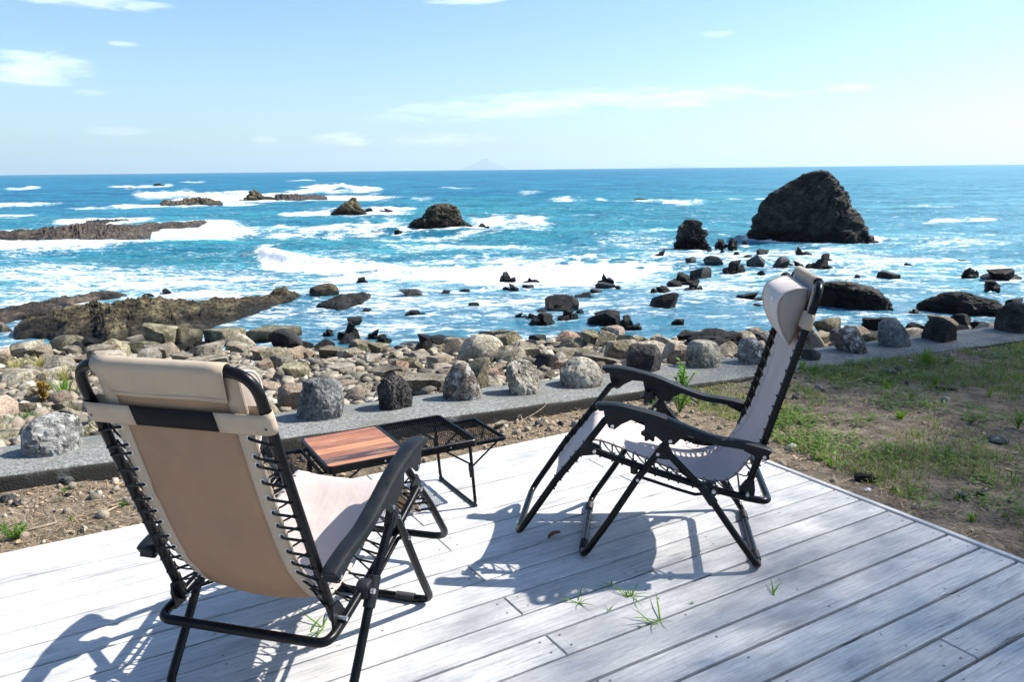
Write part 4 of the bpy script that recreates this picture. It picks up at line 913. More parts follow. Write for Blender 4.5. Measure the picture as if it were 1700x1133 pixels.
# ---- beach boulders that can be told apart
BEACH = [
 (5, 570, 52, 33, 'block', 'rock_tan', 'tan block cut off by the picture edge beside the platform'),
 (50, 571, 40, 20, 'wedge', 'rock_tan', 'dark faced wedge boulder in front of the platform'),
 (47, 592, 52, 24, 'block', 'rock_tan', 'grey block below the dark faced wedge boulder'),
 (64, 596, 44, 21, 'wedge', 'rock_tan', 'pale pointed boulder leaning on the grey block'),
 (112, 584, 64, 24, 'round', 'rock_moss', 'long rounded boulder at the foot of the platform'),
 (122, 594, 29, 18, 'block', 'rock_tan', 'small pale cube in front of the long rounded boulder'),
 (246, 567, 30, 26, 'block', 'rock_moss', 'square topped boulder at the edge of the tide pool'),
 (270, 585, 56, 46, 'block', 'rock_moss', 'tall split boulder standing highest on the beach behind the chair'),
 (227, 584, 42, 27, 'slab', 'rock_tan', 'tilted slab beside the tall split boulder'),
 (257, 585, 24, 14, 'block', 'rock_moss', 'small block wedged under the tall split boulder'),
 (312, 579, 52, 34, 'wedge', 'rock_moss', 'dark sided pointed boulder next to the tall split one'),
 (378, 578, 75, 28, 'slab', 'rock_moss', 'broad flat topped boulder by the channel'),
 (396, 590, 38, 22, 'wedge', 'rock_tan', 'pale grey triangular boulder propped on the broad flat one'),
 (460, 578, 92, 31, 'slab', 'rock_moss', 'largest yellowish flat boulder on the beach by the channel'),
 (347, 607, 62, 34, 'block', 'rock_tan', 'cracked tan boulder just above the chair headrail'),
 (343, 616, 72, 18, 'slab', 'rock_tan', 'low grey and tan slab touching the top of the chair in view'),
 (248, 606, 31, 23, 'wedge', 'rock_tan', 'small pale pyramid boulder near the top of the chair'),
 (200, 588, 44, 17, 'slab', 'rock_tan', 'pale flat boulder short of the tilted slab'),
 (490, 602, 48, 24, 'wedge', 'rock_tan', 'half shaded sloping boulder below the yellowish flat one'),
 (440, 618, 30, 20, 'wedge', 'rock_tan', 'mauve grey angular stone amid the shingle'),
 (467, 612, 40, 20, 'round', 'rock_tan', 'pale greenish rounded stone next to the mauve one'),
 (506, 556, 24, 12, 'slab', 'rock_moss', 'pale green stone at the channel edge'),
 (33, 642, 72, 24, 'round', 'rock_tan', 'pinkish brown long boulder behind yellow grass'),
 (540, 586, 34, 22, 'wedge', 'rock_wet', 'dark wet boulder short of the black angular boulder'),
 (555, 596, 50, 16, 'slab', 'rock_moss', 'long low slab with rough top in the boulder belt'),
 (629, 590, 36, 19, 'block', 'rock_moss', 'box shaped pale boulder in the boulder belt'),
 (599, 585, 40, 20, 'round', 'rock_tan', 'grey rounded boulder next to the box shaped one'),
 (692, 621, 33, 23, 'block', 'rock_moss', 'shaded square boulder above the wrinkled ledge boulder'),
 (664, 621, 32, 22, 'wedge', 'rock_rust', 'rusty orange wedge stone leaning by the shaded square boulder'),
 (730, 614, 44, 19, 'slab', 'rock_tan', 'brown slab beyond the white capped ledge boulder'),
 (692, 604, 46, 17, 'slab', 'rock_tan', 'reddish topped slab behind the shaded square boulder'),
 (702, 586, 34, 20, 'wedge', 'rock_wet', 'black leaning boulder in the shore wash'),
 (661, 583, 17, 8, 'round', 'rock_wet', 'small black boulder in white shore wash'),
 (845, 582, 53, 29, 'wedge', 'rock_moss', 'big tan peaked boulder at the water edge'),
 (807, 589, 42, 21, 'block', 'rock_moss', 'dark sided block beside the big peaked boulder'),
 (847, 606, 53, 27, 'wedge', 'rock_tan', 'angular half shaded boulder in front of the big peaked one'),
 (877, 594, 52, 15, 'slab', 'rock_moss', 'flat tan slab beside the angular half shaded boulder'),
 (881, 582, 24, 16, 'round', 'rock_wet', 'black rounded boulder at the inlet edge'),
 (892, 570, 30, 12, 'round', 'rock_wet', 'dark low boulder standing in the inlet'),
 (949, 600, 68, 15, 'slab', 'rock_moss', 'mossy long slab above the dome shaped ledge boulder'),
 (950, 584, 48, 22, 'round', 'rock_tan', 'smooth pale boulder at the inlet by the mossy slab'),
 (980, 580, 32, 30, 'block', 'rock_moss', 'upright flat faced boulder by the inlet'),
 (1005, 578, 34, 28, 'wedge', 'rock_moss', 'leaning sharp boulder next to the upright flat faced one'),
 (1028, 602, 56, 34, 'slab', 'rock_moss', 'brown sloping slab behind the dark ledge boulder'),
 (1048, 578, 52, 20, 'wedge', 'rock_moss', 'long dark ridge boulder above the brown sloping slab'),
 (1090, 594, 42, 24, 'wedge', 'rock_tan', 'grey peaked boulder above the far armrest'),
 (907, 614, 42, 24, 'block', 'rock_wet', 'dark boulder between the cream and the dome ledge boulders'),
 (933, 622, 30, 21, 'wedge', 'rock_rust', 'pinkish upright stone against the dome ledge boulder'),
 (800, 617, 28, 19, 'block', 'rock_moss', 'small olive boulder beyond the white capped ledge boulder'),
 (818, 636, 40, 18, 'wedge', 'rock_rust', 'reddish stone lying between the capped and the cleft ledge boulders'),
 (830, 622, 30, 16, 'slab', 'rock_tan', 'pale slab stone above the reddish stone'),
 (640, 636, 62, 22, 'slab', 'rock_tan', 'pale wide stone directly behind the wrinkled ledge boulder'),
 (1184, 590, 104, 34, 'low', 'rock_wet', 'long black boulder lying behind the squat pale ledge boulder'),
 (1144, 565, 48, 14, 'low', 'rock_wet', 'flat dark boulder in the shallows beyond the long black one'),
 (1190, 560, 36, 10, 'low', 'rock_moss', 'thin olive boulder beside the flat dark one'),
 (1249, 574, 64, 22, 'low', 'rock_wet', 'black boulder behind the speckled white ledge boulder'),
 (1118, 588, 36, 14, 'slab', 'rock_tan', 'grey slab beside the grey peaked boulder'),
 (1371, 553, 46, 25, 'wedge', 'rock_moss', 'brown sloping boulder beside the headrest strap'),
 (1352, 580, 52, 24, 'slab', 'rock_moss', 'dull olive slab behind the backrest tube'),
 (1456, 549, 54, 21, 'low', 'rock_wet', 'black boulder at the waterline behind the white topped ledge boulder'),
 (1442, 566, 40, 14, 'slab', 'rock_wet', 'flat wet slab between the veined and white topped boulders'),
 (1520, 557, 34, 19, 'round', 'rock_wet', 'round black boulder between the white topped and slanting boulders'),
 (1592, 540, 40, 17, 'low', 'rock_wet', 'black boulder just past the slanting ledge boulder'),
 (1625, 544, 30, 10, 'low', 'rock_wet', 'low black boulder before the end ledge boulder'),
]
MT['rock_rust'] = mat_rock('rusty_beach_rock', (0.12, 0.075, 0.05), (0.28, 0.18, 0.125), (0.42, 0.30, 0.225), wet_z=-2.36, scale=2.0)
for (cx, by, w, h, kind, mat, lab) in BEACH:
    put_rock('beach_boulder', 'boulder', on_beach(cx, by), w, h, kind, mat, lab, 'boulders lying on the beach', sub=4, depth=0.8, spin=0.0)

# ---- scattered stones (the largest that are not named one by one)
taken = [tuple(on_beach(b[0], b[1])[:2]) + (b[2] / F_PX * 9,) for b in BEACH]
LMARK = [(gp(l[0], l[1], LEDGE_Z), n) for l, n in zip(LEDGE, ['striated', 'hollowed grey', 'wrinkled dark', 'white capped', 'cleft cream', 'dome shaped', 'dark brown', 'squat streaked', 'speckled white', 'low dark', 'veined', 'white topped', 'slanting dark', 'end'])]
SHAPES = {'block': 'blocky', 'slab': 'flat', 'wedge': 'pointed', 'round': 'rounded'}
stones = []
tries = 0
while len(stones) < 285 and tries < 30000:
    tries += 1
    px = rng.uniform(-60, 1640) if rng.random() < 0.9 else rng.uniform(1330, 1640); py = rng.uniform(548, 735) if px < 600 else rng.uniform(556, 665)
    d = ray(px, py); p = on_beach(px, py); t, w = tw(p[0], p[1]); wl = float(waterline(t)); fr = (w - W_BACK) / (wl - W_BACK)
    if fr > 1.05 or fr < 0.02 or p[2] < -2.62: continue
    size = rng.choice([0.15, 0.21, 0.28, 0.37, 0.48, 0.62], p=[0.16, 0.24, 0.24, 0.20, 0.11, 0.05]) * rng.uniform(0.85, 1.15)
    if fr > 0.62: size *= 1.45
    if px < 620 and fr < 0.45: size *= 0.72
    if 1100 < px < 1330 and rng.random() < 0.5: continue
    if any((p[0] - a) ** 2 + (p[1] - b) ** 2 < (0.38 * (c + size)) ** 2 for a, b, c in taken): continue
    taken.append((p[0], p[1], size)); stones.append((p, size, fr, t))
recs = []
for (p, size, fr, t) in stones:
    kind = rng.choice(['block', 'slab', 'wedge', 'round'], p=[0.36, 0.3, 0.2, 0.14]); u = rng.random()
    mat = 'rock_wet' if fr > 0.93 or (t > 9 and fr > 0.3) else ('stone' if u < 0.36 else ('rock_tan' if u < 0.74 else ('rock_moss' if u < 0.96 else 'rock_rust')))
    colour = {'rock_wet': 'black wet', 'stone': 'pale', 'rock_tan': 'grey tan', 'rock_moss': 'olive', 'rock_rust': 'rusty'}[mat]
    dist = (p - CAM_P) @ CAM_F; wpx = size / dist * F_PX; hpx = wpx * {'block': 0.55, 'slab': 0.34, 'wedge': 0.6, 'round': 0.5}[kind]
    lm = min(LMARK, key=lambda q: abs(q[0][0] / q[0][1] - p[0] / p[1]))[1]
    band = 'close behind' if fr < 0.3 else ('midway behind' if fr < 0.65 else 'waterward of')
    sz = 'small' if size < 0.2 else ('medium' if size < 0.34 else 'large')
    o = put_rock('beach_stone', 'stone', p, wpx, hpx, kind, mat, None, 'stones scattered on the beach', depth=rng.uniform(0.65, 1.0), spin=rng.uniform(-0.5, 0.5), foam=False, sub=4)
    o.rotation_euler.x = rng.uniform(-0.16, 0.16); o.rotation_euler.y = rng.uniform(-0.2, 0.2)
    recs.append((f'{sz} {colour} {SHAPES[kind]} stone {band} the {lm} boulder', p[0] / p[1], o))
from collections import defaultdict
cl = defaultdict(list)
for lab, sx, o in recs: cl[lab].append((sx, o))
ORD = ['first', 'second', 'third', 'fourth', 'fifth', 'sixth', 'seventh', 'eighth', 'ninth', 'tenth']
for lab, lst in cl.items():
    lst.sort(key=lambda q: q[0])
    for i, (sx, o) in enumerate(lst):
        pre = '' if len(lst) == 1 else (('leftmost ' if i == 0 else 'rightmost ' if i == len(lst) - 1 else ORD[min(i, 9)] + ' from left ') + 'of ')
        o['label'] = (pre + lab) if len(lst) == 1 else pre + lab.replace(' stone ', ' stones ')
build_sea()

# ---- uncountable shingle
def pebble_field(name, n, label=None, seed=3):
    r = np.random.default_rng(seed); V0, F0 = ico(1); allV = []; allF = []; k = 0; shapes = []
    for s in range(14):
        S, _ = rock_shape(900 + s, planes=8, dmin=0.32, dmax=0.62, rough=0.03, sub=1); shapes.append(S)
    m = 0
    while m < n:
        u = r.random()
        px = r.uniform(-120, 1340); py = r.uniform(560, 745) if px < 700 else r.uniform(575, 660)
        d = ray(px, py); fr0 = r.random(); t = r.uniform(-6.5, 7.5); w = W_BACK + (float(waterline(t)) - W_BACK) * fr0 ** 1.6
        x, y = xy_of(t, w); z = float(beach_z(np.array([x]), np.array([y]))[0])
        fr = fr0 ** 1.6; s = r.lognormal(math.log(0.072), 0.55) * (1 + 1.2 * fr); s = min(s, 0.2)
        S = shapes[r.integers(14)] * np.array([s, s * r.uniform(0.6, 1), s * r.uniform(0.22, 0.5)]); a = r.uniform(0, 6.28); c, q = math.cos(a), math.sin(a)
        allV.append(np.stack([S[:, 0] * c - S[:, 1] * q + x, S[:, 0] * q + S[:, 1] * c + y, S[:, 2] + z + 0.004], 1)); allF.append(F0 + k); k += len(S); m += 1
    o = link(name, np_mesh(name, np.concatenate(allV), np.concatenate(allF), MT['pebbles'], smooth=False)); tag(o, kind='stuff'); return o
pebble_field('shingle', 14000)
# ------------------------------------------------------------------ deck
DECK_A = math.radians(30.7)
UP = np.array([math.cos(DECK_A), math.sin(DECK_A), 0]); VP = np.array([-math.sin(DECK_A), math.cos(DECK_A), 0])
deck = empty('wooden_deck', (0, 0, 0), DECK_A); tag(deck, 'low deck of silvery weathered planks with a narrow edging board', 'deck')
lines = [1.142, 1.274, 1.412, 1.552, 1.689, 1.829, 1.961, 2.098, 2.236, 2.372, 2.512, 2.650, 2.789, 2.918, 3.052, 3.190, 3.318, 3.458, 3.604]
k = 1.142
while k > -0.9: k -= 0.137; lines.insert(0, k)
U_END, U_LEFT = 3.094, -1.9
def plank(u0, u1, v0, v1, z):
    mb = MB(); L = (u1 - u0) / 2; Wd = (v1 - v0) / 2; b = 0.0035; T = 0.038
    prof = [(-Wd, -T), (-Wd, -b), (-Wd + b, 0), (Wd - b, 0), (Wd, -b), (Wd, -T)]
    e = 0.003
    v = [(-L, y, zz) for y, zz in prof] + [(-L + e, y, zz) for y, zz in prof] + [(L - e, y, zz) for y, zz in prof] + [(L, y, zz) for y, zz in prof]
    for i in (2, 3): v[i] = (v[i][0], v[i][1], -b); v[18 + i] = (v[18 + i][0], v[18 + i][1], -b)
    f = []
    for a in range(3):
        for i in range(6): j = (i + 1) % 6; f.append((a * 6 + i, a * 6 + j, a * 6 + 6 + j, a * 6 + 6 + i))
    f += [tuple(range(5, -1, -1)), tuple(range(18, 24))]; mb.ext(v, f)
    o = mb.build('plank', MT['deck'], deck, angle=20); o.location = ((u0 + u1) / 2, (v0 + v1) / 2, z); return o
nails = MB()
def nail(u, v): 
    n = 7; r = 0.0042; nails.ext([(u + r * math.cos(6.2832 * i / n), v + r * math.sin(6.2832 * i / n), 0.0012) for i in range(n)], [tuple(range(n))])
for i in range(len(lines) - 1):
    v0, v1 = lines[i], lines[i + 1]; gap = 0.0135 if v1 < 1.75 else (0.0105 if v1 < 2.3 else 0.0085); gap *= rng.uniform(0.8, 1.2)
    odd = (i - lines.index(1.829)) % 2 == 0            # planks jointed at u = 1.278
    js = [1.278] if odd else [2.35] if v1 > 2.9 or v1 < 1.3 else []
    cuts = [U_LEFT] + [float(j) for j in js] + [U_END]
    for a, b in zip(cuts[:-1], cuts[1:]):
        plank(a + 0.0018, b - 0.0018, v0 + gap / 2, v1 - gap / 2, rng.uniform(-0.0012, 0.0010))
        for q in (a + 0.04, b - 0.04):
            for s in (0.25, 0.75): nail(q + rng.uniform(-0.006, 0.006), v0 + (v1 - v0) * s + rng.uniform(-0.006, 0.006))
    for q in (-1.2, -0.55, 0.35, 0.82, 1.75, 2.22, 2.66):
        for s in (0.25, 0.75):
            if rng.random() < 0.45: nail(q + rng.uniform(-0.012, 0.012), v0 + (v1 - v0) * s + rng.uniform(-0.01, 0.01))
no = nails.build('nail_head', MT['nail'], deck, smooth=False); tag(no, kind='stuff')
def board(name, lo, hi, b=0.003):
    mb = MB(); c = [(lo[i] + hi[i]) / 2 for i in range(3)]; h = [(hi[i] - lo[i]) / 2 for i in range(3)]
    bm = bmesh.new(); bmesh.ops.create_cube(bm, size=2.0, matrix=Matrix.Diagonal((h[0], h[1], h[2], 1))); bmesh.ops.bevel(bm, geom=bm.edges[:], offset=b, segments=1, affect='EDGES')
    me = bpy.data.meshes.new(name); bm.to_mesh(me); bm.free(); me.materials.append(MT['deck']); o = link(name, me, deck, loc=c); return o
def rboard(name, u, v0, v1, z0, z1, t=0.028):
    """a board on edge running across the plank direction"""
    o = board(name, (-(v1 - v0) / 2, -t / 2, z0), ((v1 - v0) / 2, t / 2, z1)); o.location = (u, (v0 + v1) / 2, (z0 + z1) / 2)
    for vv in o.data.vertices: vv.co.z -= 0
    o.rotation_euler.z = math.pi / 2; return o
rboard('edge_board', U_END + 0.012 + 0.014, -0.9, 3.606, -0.17, 0.002)
for u in (-1.2, -0.3, 0.6, 1.278, 2.2, 2.95):
    rboard('joist', u, -0.9, 3.57, -0.19, -0.041, 0.045)

# ------------------------------------------------------------------ reclining chairs
BP, FP = (-0.424, 0.306), (0.145, 0.449)
def make_chair(name, label, P, ang, rec, frec, colour_seed=0):
    root = empty(name, (P[0], P[1], 0), ang); tag(root, label, 'chair', 'reclining lawn chairs on the deck')
    HA, HB, HR, HL, HF = 0.282, 0.240, 0.262, 0.284, 0.238
    def rotp(p, c, a): ds, dz = p[0] - c[0], p[1] - c[1]; return (c[0] + ds * math.cos(a) - dz * math.sin(a), c[1] + ds * math.sin(a) + dz * math.cos(a))
    bk = lambda s, z: rotp((s, z), BP, rec)
    ft = lambda s, z: rotp((s, z), FP, frec)
    bl = math.hypot(-0.642 + 0.424, 1.089 - 0.306); bd = ((-0.218) / bl, 0.783 / bl); bn = (bd[1], -bd[0])     # along the back, forward normal
    def B(a, n=0.0): return bk(BP[0] + bd[0] * a + bn[0] * n, BP[1] + bd[1] * a + bn[1] * n)
    p3 = lambda q, l: (q[0], l, q[1])
    R = 0.0135
    def U(name, pts_near, half, rad, r=R, mat='frame'):
        path = [p3(q, half) for q in pts_near] + [p3(q, -half) for q in reversed(pts_near)]
        mb = MB(); mb.tube(fillet(path, rad, 8), r, 14); return mb.build(name, MT[mat], root)
    # tubes
    U('back_frame', [B(-0.005), B(0.4), B(bl)], HB, 0.075)
    rail = [(0.150, 0.450), (-0.02, 0.394), (-0.26, 0.325), (-0.424, 0.288), (-0.505, 0.276)]
    U('seat_frame', rail, HR, [0.01, 0.1, 0.1, 0.1, 0.07, 0.07, 0.1, 0.1, 0.1, 0.01])
    fpts = [ft(0.068, 0.572), ft(0.101, 0.573), ft(0.187, 0.452), ft(0.299, 0.306), ft(0.452, 0.068)]
    ff = U('footrest_frame', fpts, HF, [0.01, 0.04, 0.15, 0.15, 0.07, 0.07, 0.15, 0.15, 0.04, 0.01])
    lf = [(-0.145, 0.532), (-0.091, 0.458), (-0.019, 0.352), (0.086, 0.172), (0.187, R)]
    U('front_leg', lf, HL, [0.01, 0.1, 0.2, 0.2, 0.055, 0.055, 0.2, 0.2, 0.1, 0.01])
    lr = [(-0.118, 0.470), (-0.276, 0.307), (-0.384, 0.150), (-0.482, R)]
    U('rear_leg', lr, HL + 0.001, [0.01, 0.2, 0.2, 0.055, 0.055, 0.2, 0.2, 0.01])
    # ribbed foot sleeves
    for s0 in (0.187, -0.482):
        for sg in (1, -1):
            mb = MB(); pts = []; rr = []
            for i in range(19):
                y = sg * (HL - 0.065 - 0.07 * i / 18); pts.append((s0, y, R + 0.001)); rr.append(R + (0.0035 if i % 2 else 0.0018))
            mb.tube(pts, rr, 14); mb.build('foot_sleeve', MT['rubber'], root, angle=25)
    for sg in (1, -1):
        l = lambda h: sg * h
        # rear pivot plates, front pivot plates
        mb = MB(); a = B(0.05); c = BP; mb.prism([(c[0] + 0.028, c[1] + 0.018), (c[0] + 0.006, c[1] + 0.05), (a[0] - 0.012, a[1]), (c[0] - 0.03, c[1] + 0.01), (c[0] - 0.026, c[1] - 0.034), (c[0] + 0.022, c[1] - 0.03)], l(HB + 0.008), l(HB + 0.0165))
        br = mb.build('pivot_plate', MT['plastic'], root, angle=20)
        mb = MB(); mb.cyl((c[0], l(HB - 0.022), c[1]), (c[0], l(HR + 0.019), c[1]), 0.0065, 12); mb.build('bolt', MT['bolt'], root)
        q = ft(0.187, 0.455); mb = MB(); mb.prism([(FP[0] - 0.018, FP[1] - 0.02), (q[0] + 0.006, q[1] - 0.035), (q[0] + 0.022, q[1] - 0.01), (q[0] - 0.01, q[1] + 0.03), (FP[0] - 0.02, FP[1] + 0.016)], l(HF + 0.006), l(HF + 0.014))
        mb.build('pivot_plate', MT['plastic'], root, angle=20)
        mb = MB(); mb.cyl((FP[0], l(HF - 0.01), FP[1]), (FP[0], l(HR + 0.017), FP[1]), 0.007, 12); mb.build('bolt', MT['bolt'], root)
        # hub, sleeve on the rear leg, link bar
        h = (-0.287, 0.318); mb = MB(); mb.tube([(h[0], l(HR - 0.012), h[1]), (h[0], l(HR - 0.008), h[1]), (h[0], l(HL - 0.002), h[1]), (h[0], l(HL + 0.004), h[1])], [0.026, 0.030, 0.030, 0.026], 22); mb.build('hinge_hub', MT['plastic'], root, angle=40)
        d = np.array([lr[2][0] - lr[1][0], lr[2][1] - lr[1][1]]); d /= np.linalg.norm(d); c0 = np.array([-0.276, 0.307])
        mb = MB(); mb.tube([p3(c0 - d * 0.045, l(HL + 0.001)), p3(c0 - d * 0.043, l(HL + 0.001)), p3(c0 + d * 0.045, l(HL + 0.001)), p3(c0 + d * 0.047, l(HL + 0.001))], [R + 0.001, R + 0.005, R + 0.005, R + 0.001], 14); mb.build('hub_sleeve', MT['plastic'], root, angle=30)
        mb = MB(); mb.cyl((h[0] - 0.012, l(HL + 0.010), h[1] + 0.004), (h[0] - 0.012, l(HL + 0.021), h[1] + 0.004), 0.008, 12); mb.build('bolt', MT['bolt'], root)
        mb = MB(); y = l(HL - 0.022); mb.tube(fillet([(-0.019, l(HL - 0.004), 0.352), (-0.024, y, 0.352), (-0.17, y, 0.308), (-0.235, y, 0.291), (-0.285, y, 0.298)], 0.03, 5), 0.0062, 9); mb.build('link_bar', MT['frame'], root)
        mb = MB(); mb.cyl((-0.019, l(HL - 0.016), 0.352), (-0.019, l(HL + 0.018), 0.352), 0.006, 10); mb.build('bolt', MT['bolt'], root)
        # rubber stop under the seat rail
        mb = MB(); mb.tube([(-0.005, l(HR), 0.392), (-0.006, l(HR), 0.366), (-0.006, l(HR), 0.362)], [0.015, 0.014, 0.008], 14); mb.build('stop_knob', MT['rubber'], root, angle=40)
        # bracket joining the two legs
        mb = MB(); mb.prism([(-0.078, 0.468), (-0.10, 0.492), (-0.128, 0.494), (-0.150, 0.452), (-0.128, 0.436), (-0.094, 0.440)], l(HL + 0.012), l(HL - 0.012)); mb.build('leg_bracket', MT['plastic'], root, angle=20)
        mb = MB(); mb.cyl((-0.091, l(HL - 0.016), 0.458), (-0.091, l(HL + 0.018), 0.458), 0.0065, 10); mb.build('bolt', MT['bolt'], root)
        # armrest: moulded arm with a swelling front, thin web and clamp below
        sh = -0.165 * rec
        arm = [(0.136, 0.627), (0.128, 0.633), (0.085, 0.634), (0.039, 0.629), (-0.079, 0.601), (-0.173, 0.564), (-0.25, 0.535), (-0.312, 0.517), (-0.40, 0.505), (-0.47, 0.489), (-0.490, 0.481), (-0.494, 0.478)]
        arm = [tuple(q) for q in catmull(arm, 4)]; rows = []; n = len(arm)
        for i, (s, z) in enumerate(arm):
            t = i / (n - 1); a = arm[max(0, i - 1)]; b2 = arm[min(n - 1, i + 1)]; tx, tz = b2[0] - a[0], b2[1] - a[1]; L_ = math.hypot(tx, tz) or 1; nx_, nz_ = tz / L_ * -1, tx / L_
            if nz_ < 0: nx_, nz_ = -nx_, -nz_
            endk = min(1.0, min(i, n - 1 - i) / 3.0 * 0.35 + 0.65); wd = (0.0285 - 0.004 * t) * endk; th = 0.0135 * endk
            sec = [(-1, -0.9), (-1, 0.25), (-0.86, 0.72), (-0.55, 1.0), (0.55, 1.0), (0.86, 0.72), (1, 0.25), (1, -0.9), (0.9, -1.0), (-0.9, -1.0)]
            rows.append([(s + sh + nx_ * v * th, l(HA) + u * wd, z + nz_ * v * th) for u, v in sec] )
        mb = MB(); m_ = len(rows[0]); V = [p for r_ in rows for p in r_]; Fc = [(i * m_ + k, i * m_ + (k + 1) % m_, (i + 1) * m_ + (k + 1) % m_, (i + 1) * m_ + k) for i in range(n - 1) for k in range(m_)]; Fc += [tuple(range(m_)), tuple((n - 1) * m_ + k for k in range(m_))]; mb.ext(V, Fc)
        ar = mb.build('armrest', MT['plastic'], root, angle=32)
        web = [(0.112, 0.622), (0.105, 0.585), (0.092, 0.555), (0.070, 0.549), (0.045, 0.570), (0.01, 0.588), (-0.05, 0.585), (-0.10, 0.572), (-0.17, 0.548), (-0.17, 0.556), (-0.079, 0.596), (0.039, 0.625), (0.085, 0.630)]
        mb = MB(); mb.prism([(a + sh, b3) for a, b3 in web], l(HA + 0.021), l(HA + 0.0135)); mb.build('web', MT['plastic'], ar, angle=20)
        mb = MB(); mb.prism([(a + sh, b3) for a, b3 in web], l(HA - 0.021), l(HA - 0.0135)); mb.build('web', MT['plastic'], ar, angle=20)
        cl_ = [(-0.035, 0.588), (-0.045, 0.545), (-0.085, 0.525), (-0.115, 0.50), (-0.15, 0.498), (-0.17, 0.52), (-0.215, 0.542), (-0.19, 0.560), (-0.12, 0.585)]
        mb = MB(); mb.prism([(a + sh * 0.5, b3) for a, b3 in cl_], l(HA + 0.019), l(HA + 0.012)); mb.build('clamp', MT['plastic'], ar, angle=20)
        mb = MB(); mb.prism([(a + sh * 0.5, b3) for a, b3 in cl_], l(HA - 0.012), l(HA - 0.019)); mb.build('clamp', MT['plastic'], ar, angle=20)
        rw = [(-0.40, 0.494), (-0.488, 0.474), (-0.490, 0.458), (-0.478, 0.452), (-0.45, 0.462), (-0.40, 0.486)]
        mb = MB(); mb.prism([(a + sh, b3) for a, b3 in rw], l(HA + 0.020), l(HA - 0.020)); mb.build('rear_cap', MT['plastic'], ar, angle=20)
        for (s, z) in ((0.078 + sh, 0.562), (-0.135 + sh * 0.5, 0.512), (-0.472 + sh, 0.466)):
            mb = MB(); mb.cyl((s, l(HA + 0.0205), z), (s, l(HA + 0.0245), z), 0.0068, 12); mb.build('bolt', MT['bolt'], ar)
        mb = MB(); mb.cyl((-0.472 + sh, l(HB), 0.466), (-0.472 + sh, l(HA - 0.02), 0.466), 0.006, 10); mb.build('pivot_pin', MT['bolt'], ar)
        mb = MB(); mb.cyl((0.078 + sh, l(HF), 0.562), (0.078 + sh, l(HA - 0.014), 0.562), 0.008, 10); mb.build('pivot_pin', MT['frame'], ar)
        # star clamp knob
        ol = []
        for i in range(48):
            a = 2 * math.pi * i / 48; r_ = 0.027 + 0.0055 * math.cos(6 * a); ol.append((-0.060 + r_ * math.cos(a), 0.520 + r_ * math.sin(a)))
        mb = MB(); mb.prism(ol, l(HA - 0.026), l(HA - 0.048)); mb.build('clamp_knob', MT['plastic'], root, angle=30)
        mb = MB(); mb.cyl((-0.060, l(HA - 0.026), 0.520), (-0.075, l(HA + 0.012), 0.535), 0.009, 10); mb.build('clamp_stem', MT['plastic'], root)
    # sling
    N_ = 0.004
    prof = [B(0.812, 0.010), B(0.78, 0.008), B(0.70, 0.002), B(0.55, -0.006), B(0.40, -0.010), B(0.28, -0.008), B(0.19, 0.000), B(0.115, 0.018), (-0.378, 0.342), (-0.315, 0.322), (-0.225, 0.335), (-0.12, 0.374), (-0.02, 0.412), (0.065, 0.445), (0.125, 0.464), ft(0.165, 0.462), ft(0.20, 0.42), ft(0.245, 0.362), ft(0.29, 0.302), ft(0.325, 0.25)]
    pl = [tuple(q) for q in catmull(prof, 6)]; n = len(pl); HS = 0.192
    cum = np.concatenate([[0], np.cumsum([math.hypot(pl[i + 1][0] - pl[i][0], pl[i + 1][1] - pl[i][1]) for i in range(n - 1)])])
    def nrm(i):
        a, b = pl[max(0, i - 1)], pl[min(n - 1, i + 1)]; tx, tz = b[0] - a[0], b[1] - a[1]; L_ = math.hypot(tx, tz) or 1
        return (-tz / L_, tx / L_)     # sitter's side
    def sag(i, y): 
        a = cum[i] / cum[-1]; amt = 0.010 + 0.014 * math.exp(-((a - 0.52) / 0.16) ** 2); return -amt * (1 - (y / HS) ** 2)
    def scal(i, y):   # edge pulled in between the laces
        return 1.0
    def strip(name, y0, y1, m, off, mat, i0=0, i1=None, parent=root):
        rows = []
        for i in range(i0, i1 or n):
            nx_, nz_ = nrm(i); row = []
            if nx_ * 1 + nz_ * 0.0 < -2: pass
            for k in range(m + 1):
                y = y0 + (y1 - y0) * k / m; d = -sag(i, y) * -1 + off + wr[i, k if m > 8 else 0] * (1 if m > 8 else 0); row.append((pl[i][0] + nx_ * d * sgn, y, pl[i][1] + nz_ * d * sgn))
            rows.append(row)
        mb = MB(); mb.grid(rows); o = mb.build(name, MT[mat], parent, angle=60)
        md = o.modifiers.new('cloth', 'SOLIDIFY'); md.thickness = 0.0016; md.offset = 0; return o
    wr = 0.0035 * fbm(np.stack(np.meshgrid(np.arange(n) * 0.16, np.arange(17) * 0.35, [P[0] * 9.0], indexing='ij'), -1).reshape(-1, 3), 3, 7).reshape(n, 17)
    sgn = 1.0
    # make the normal point to the sitter: on the back it must look forward (+s)
    if nrm(n // 4)[0] < 0: sgn = -1.0
    sl = strip('sling', -HS, HS, 16, 0.0012, 'sling')
    strip('backing', -HS + 0.036, HS - 0.036, 14, -0.0014, 'backing', i0=1, parent=sl)
    for sg in (1, -1):
        strip('border_strip', sg * (HS - 0.040), sg * HS, 3, -0.0026, 'border', i0=4, parent=sl)
        strip('border_strip', sg * (HS - 0.040), sg * HS, 3, 0.0026, 'sling', i0=4, parent=sl)
    hem = len(pl) - 4
    strip('hem', -HS, HS, 12, -0.0048, 'sling', i0=hem, parent=sl)
    # lacing: eyelets and elastic cord
    rail_at = lambda s: np.interp(-s, [-r_[0] for r_ in rail], [r_[1] for r_ in rail])
    fs = np.array([[q[0], q[1]] for q in fpts])
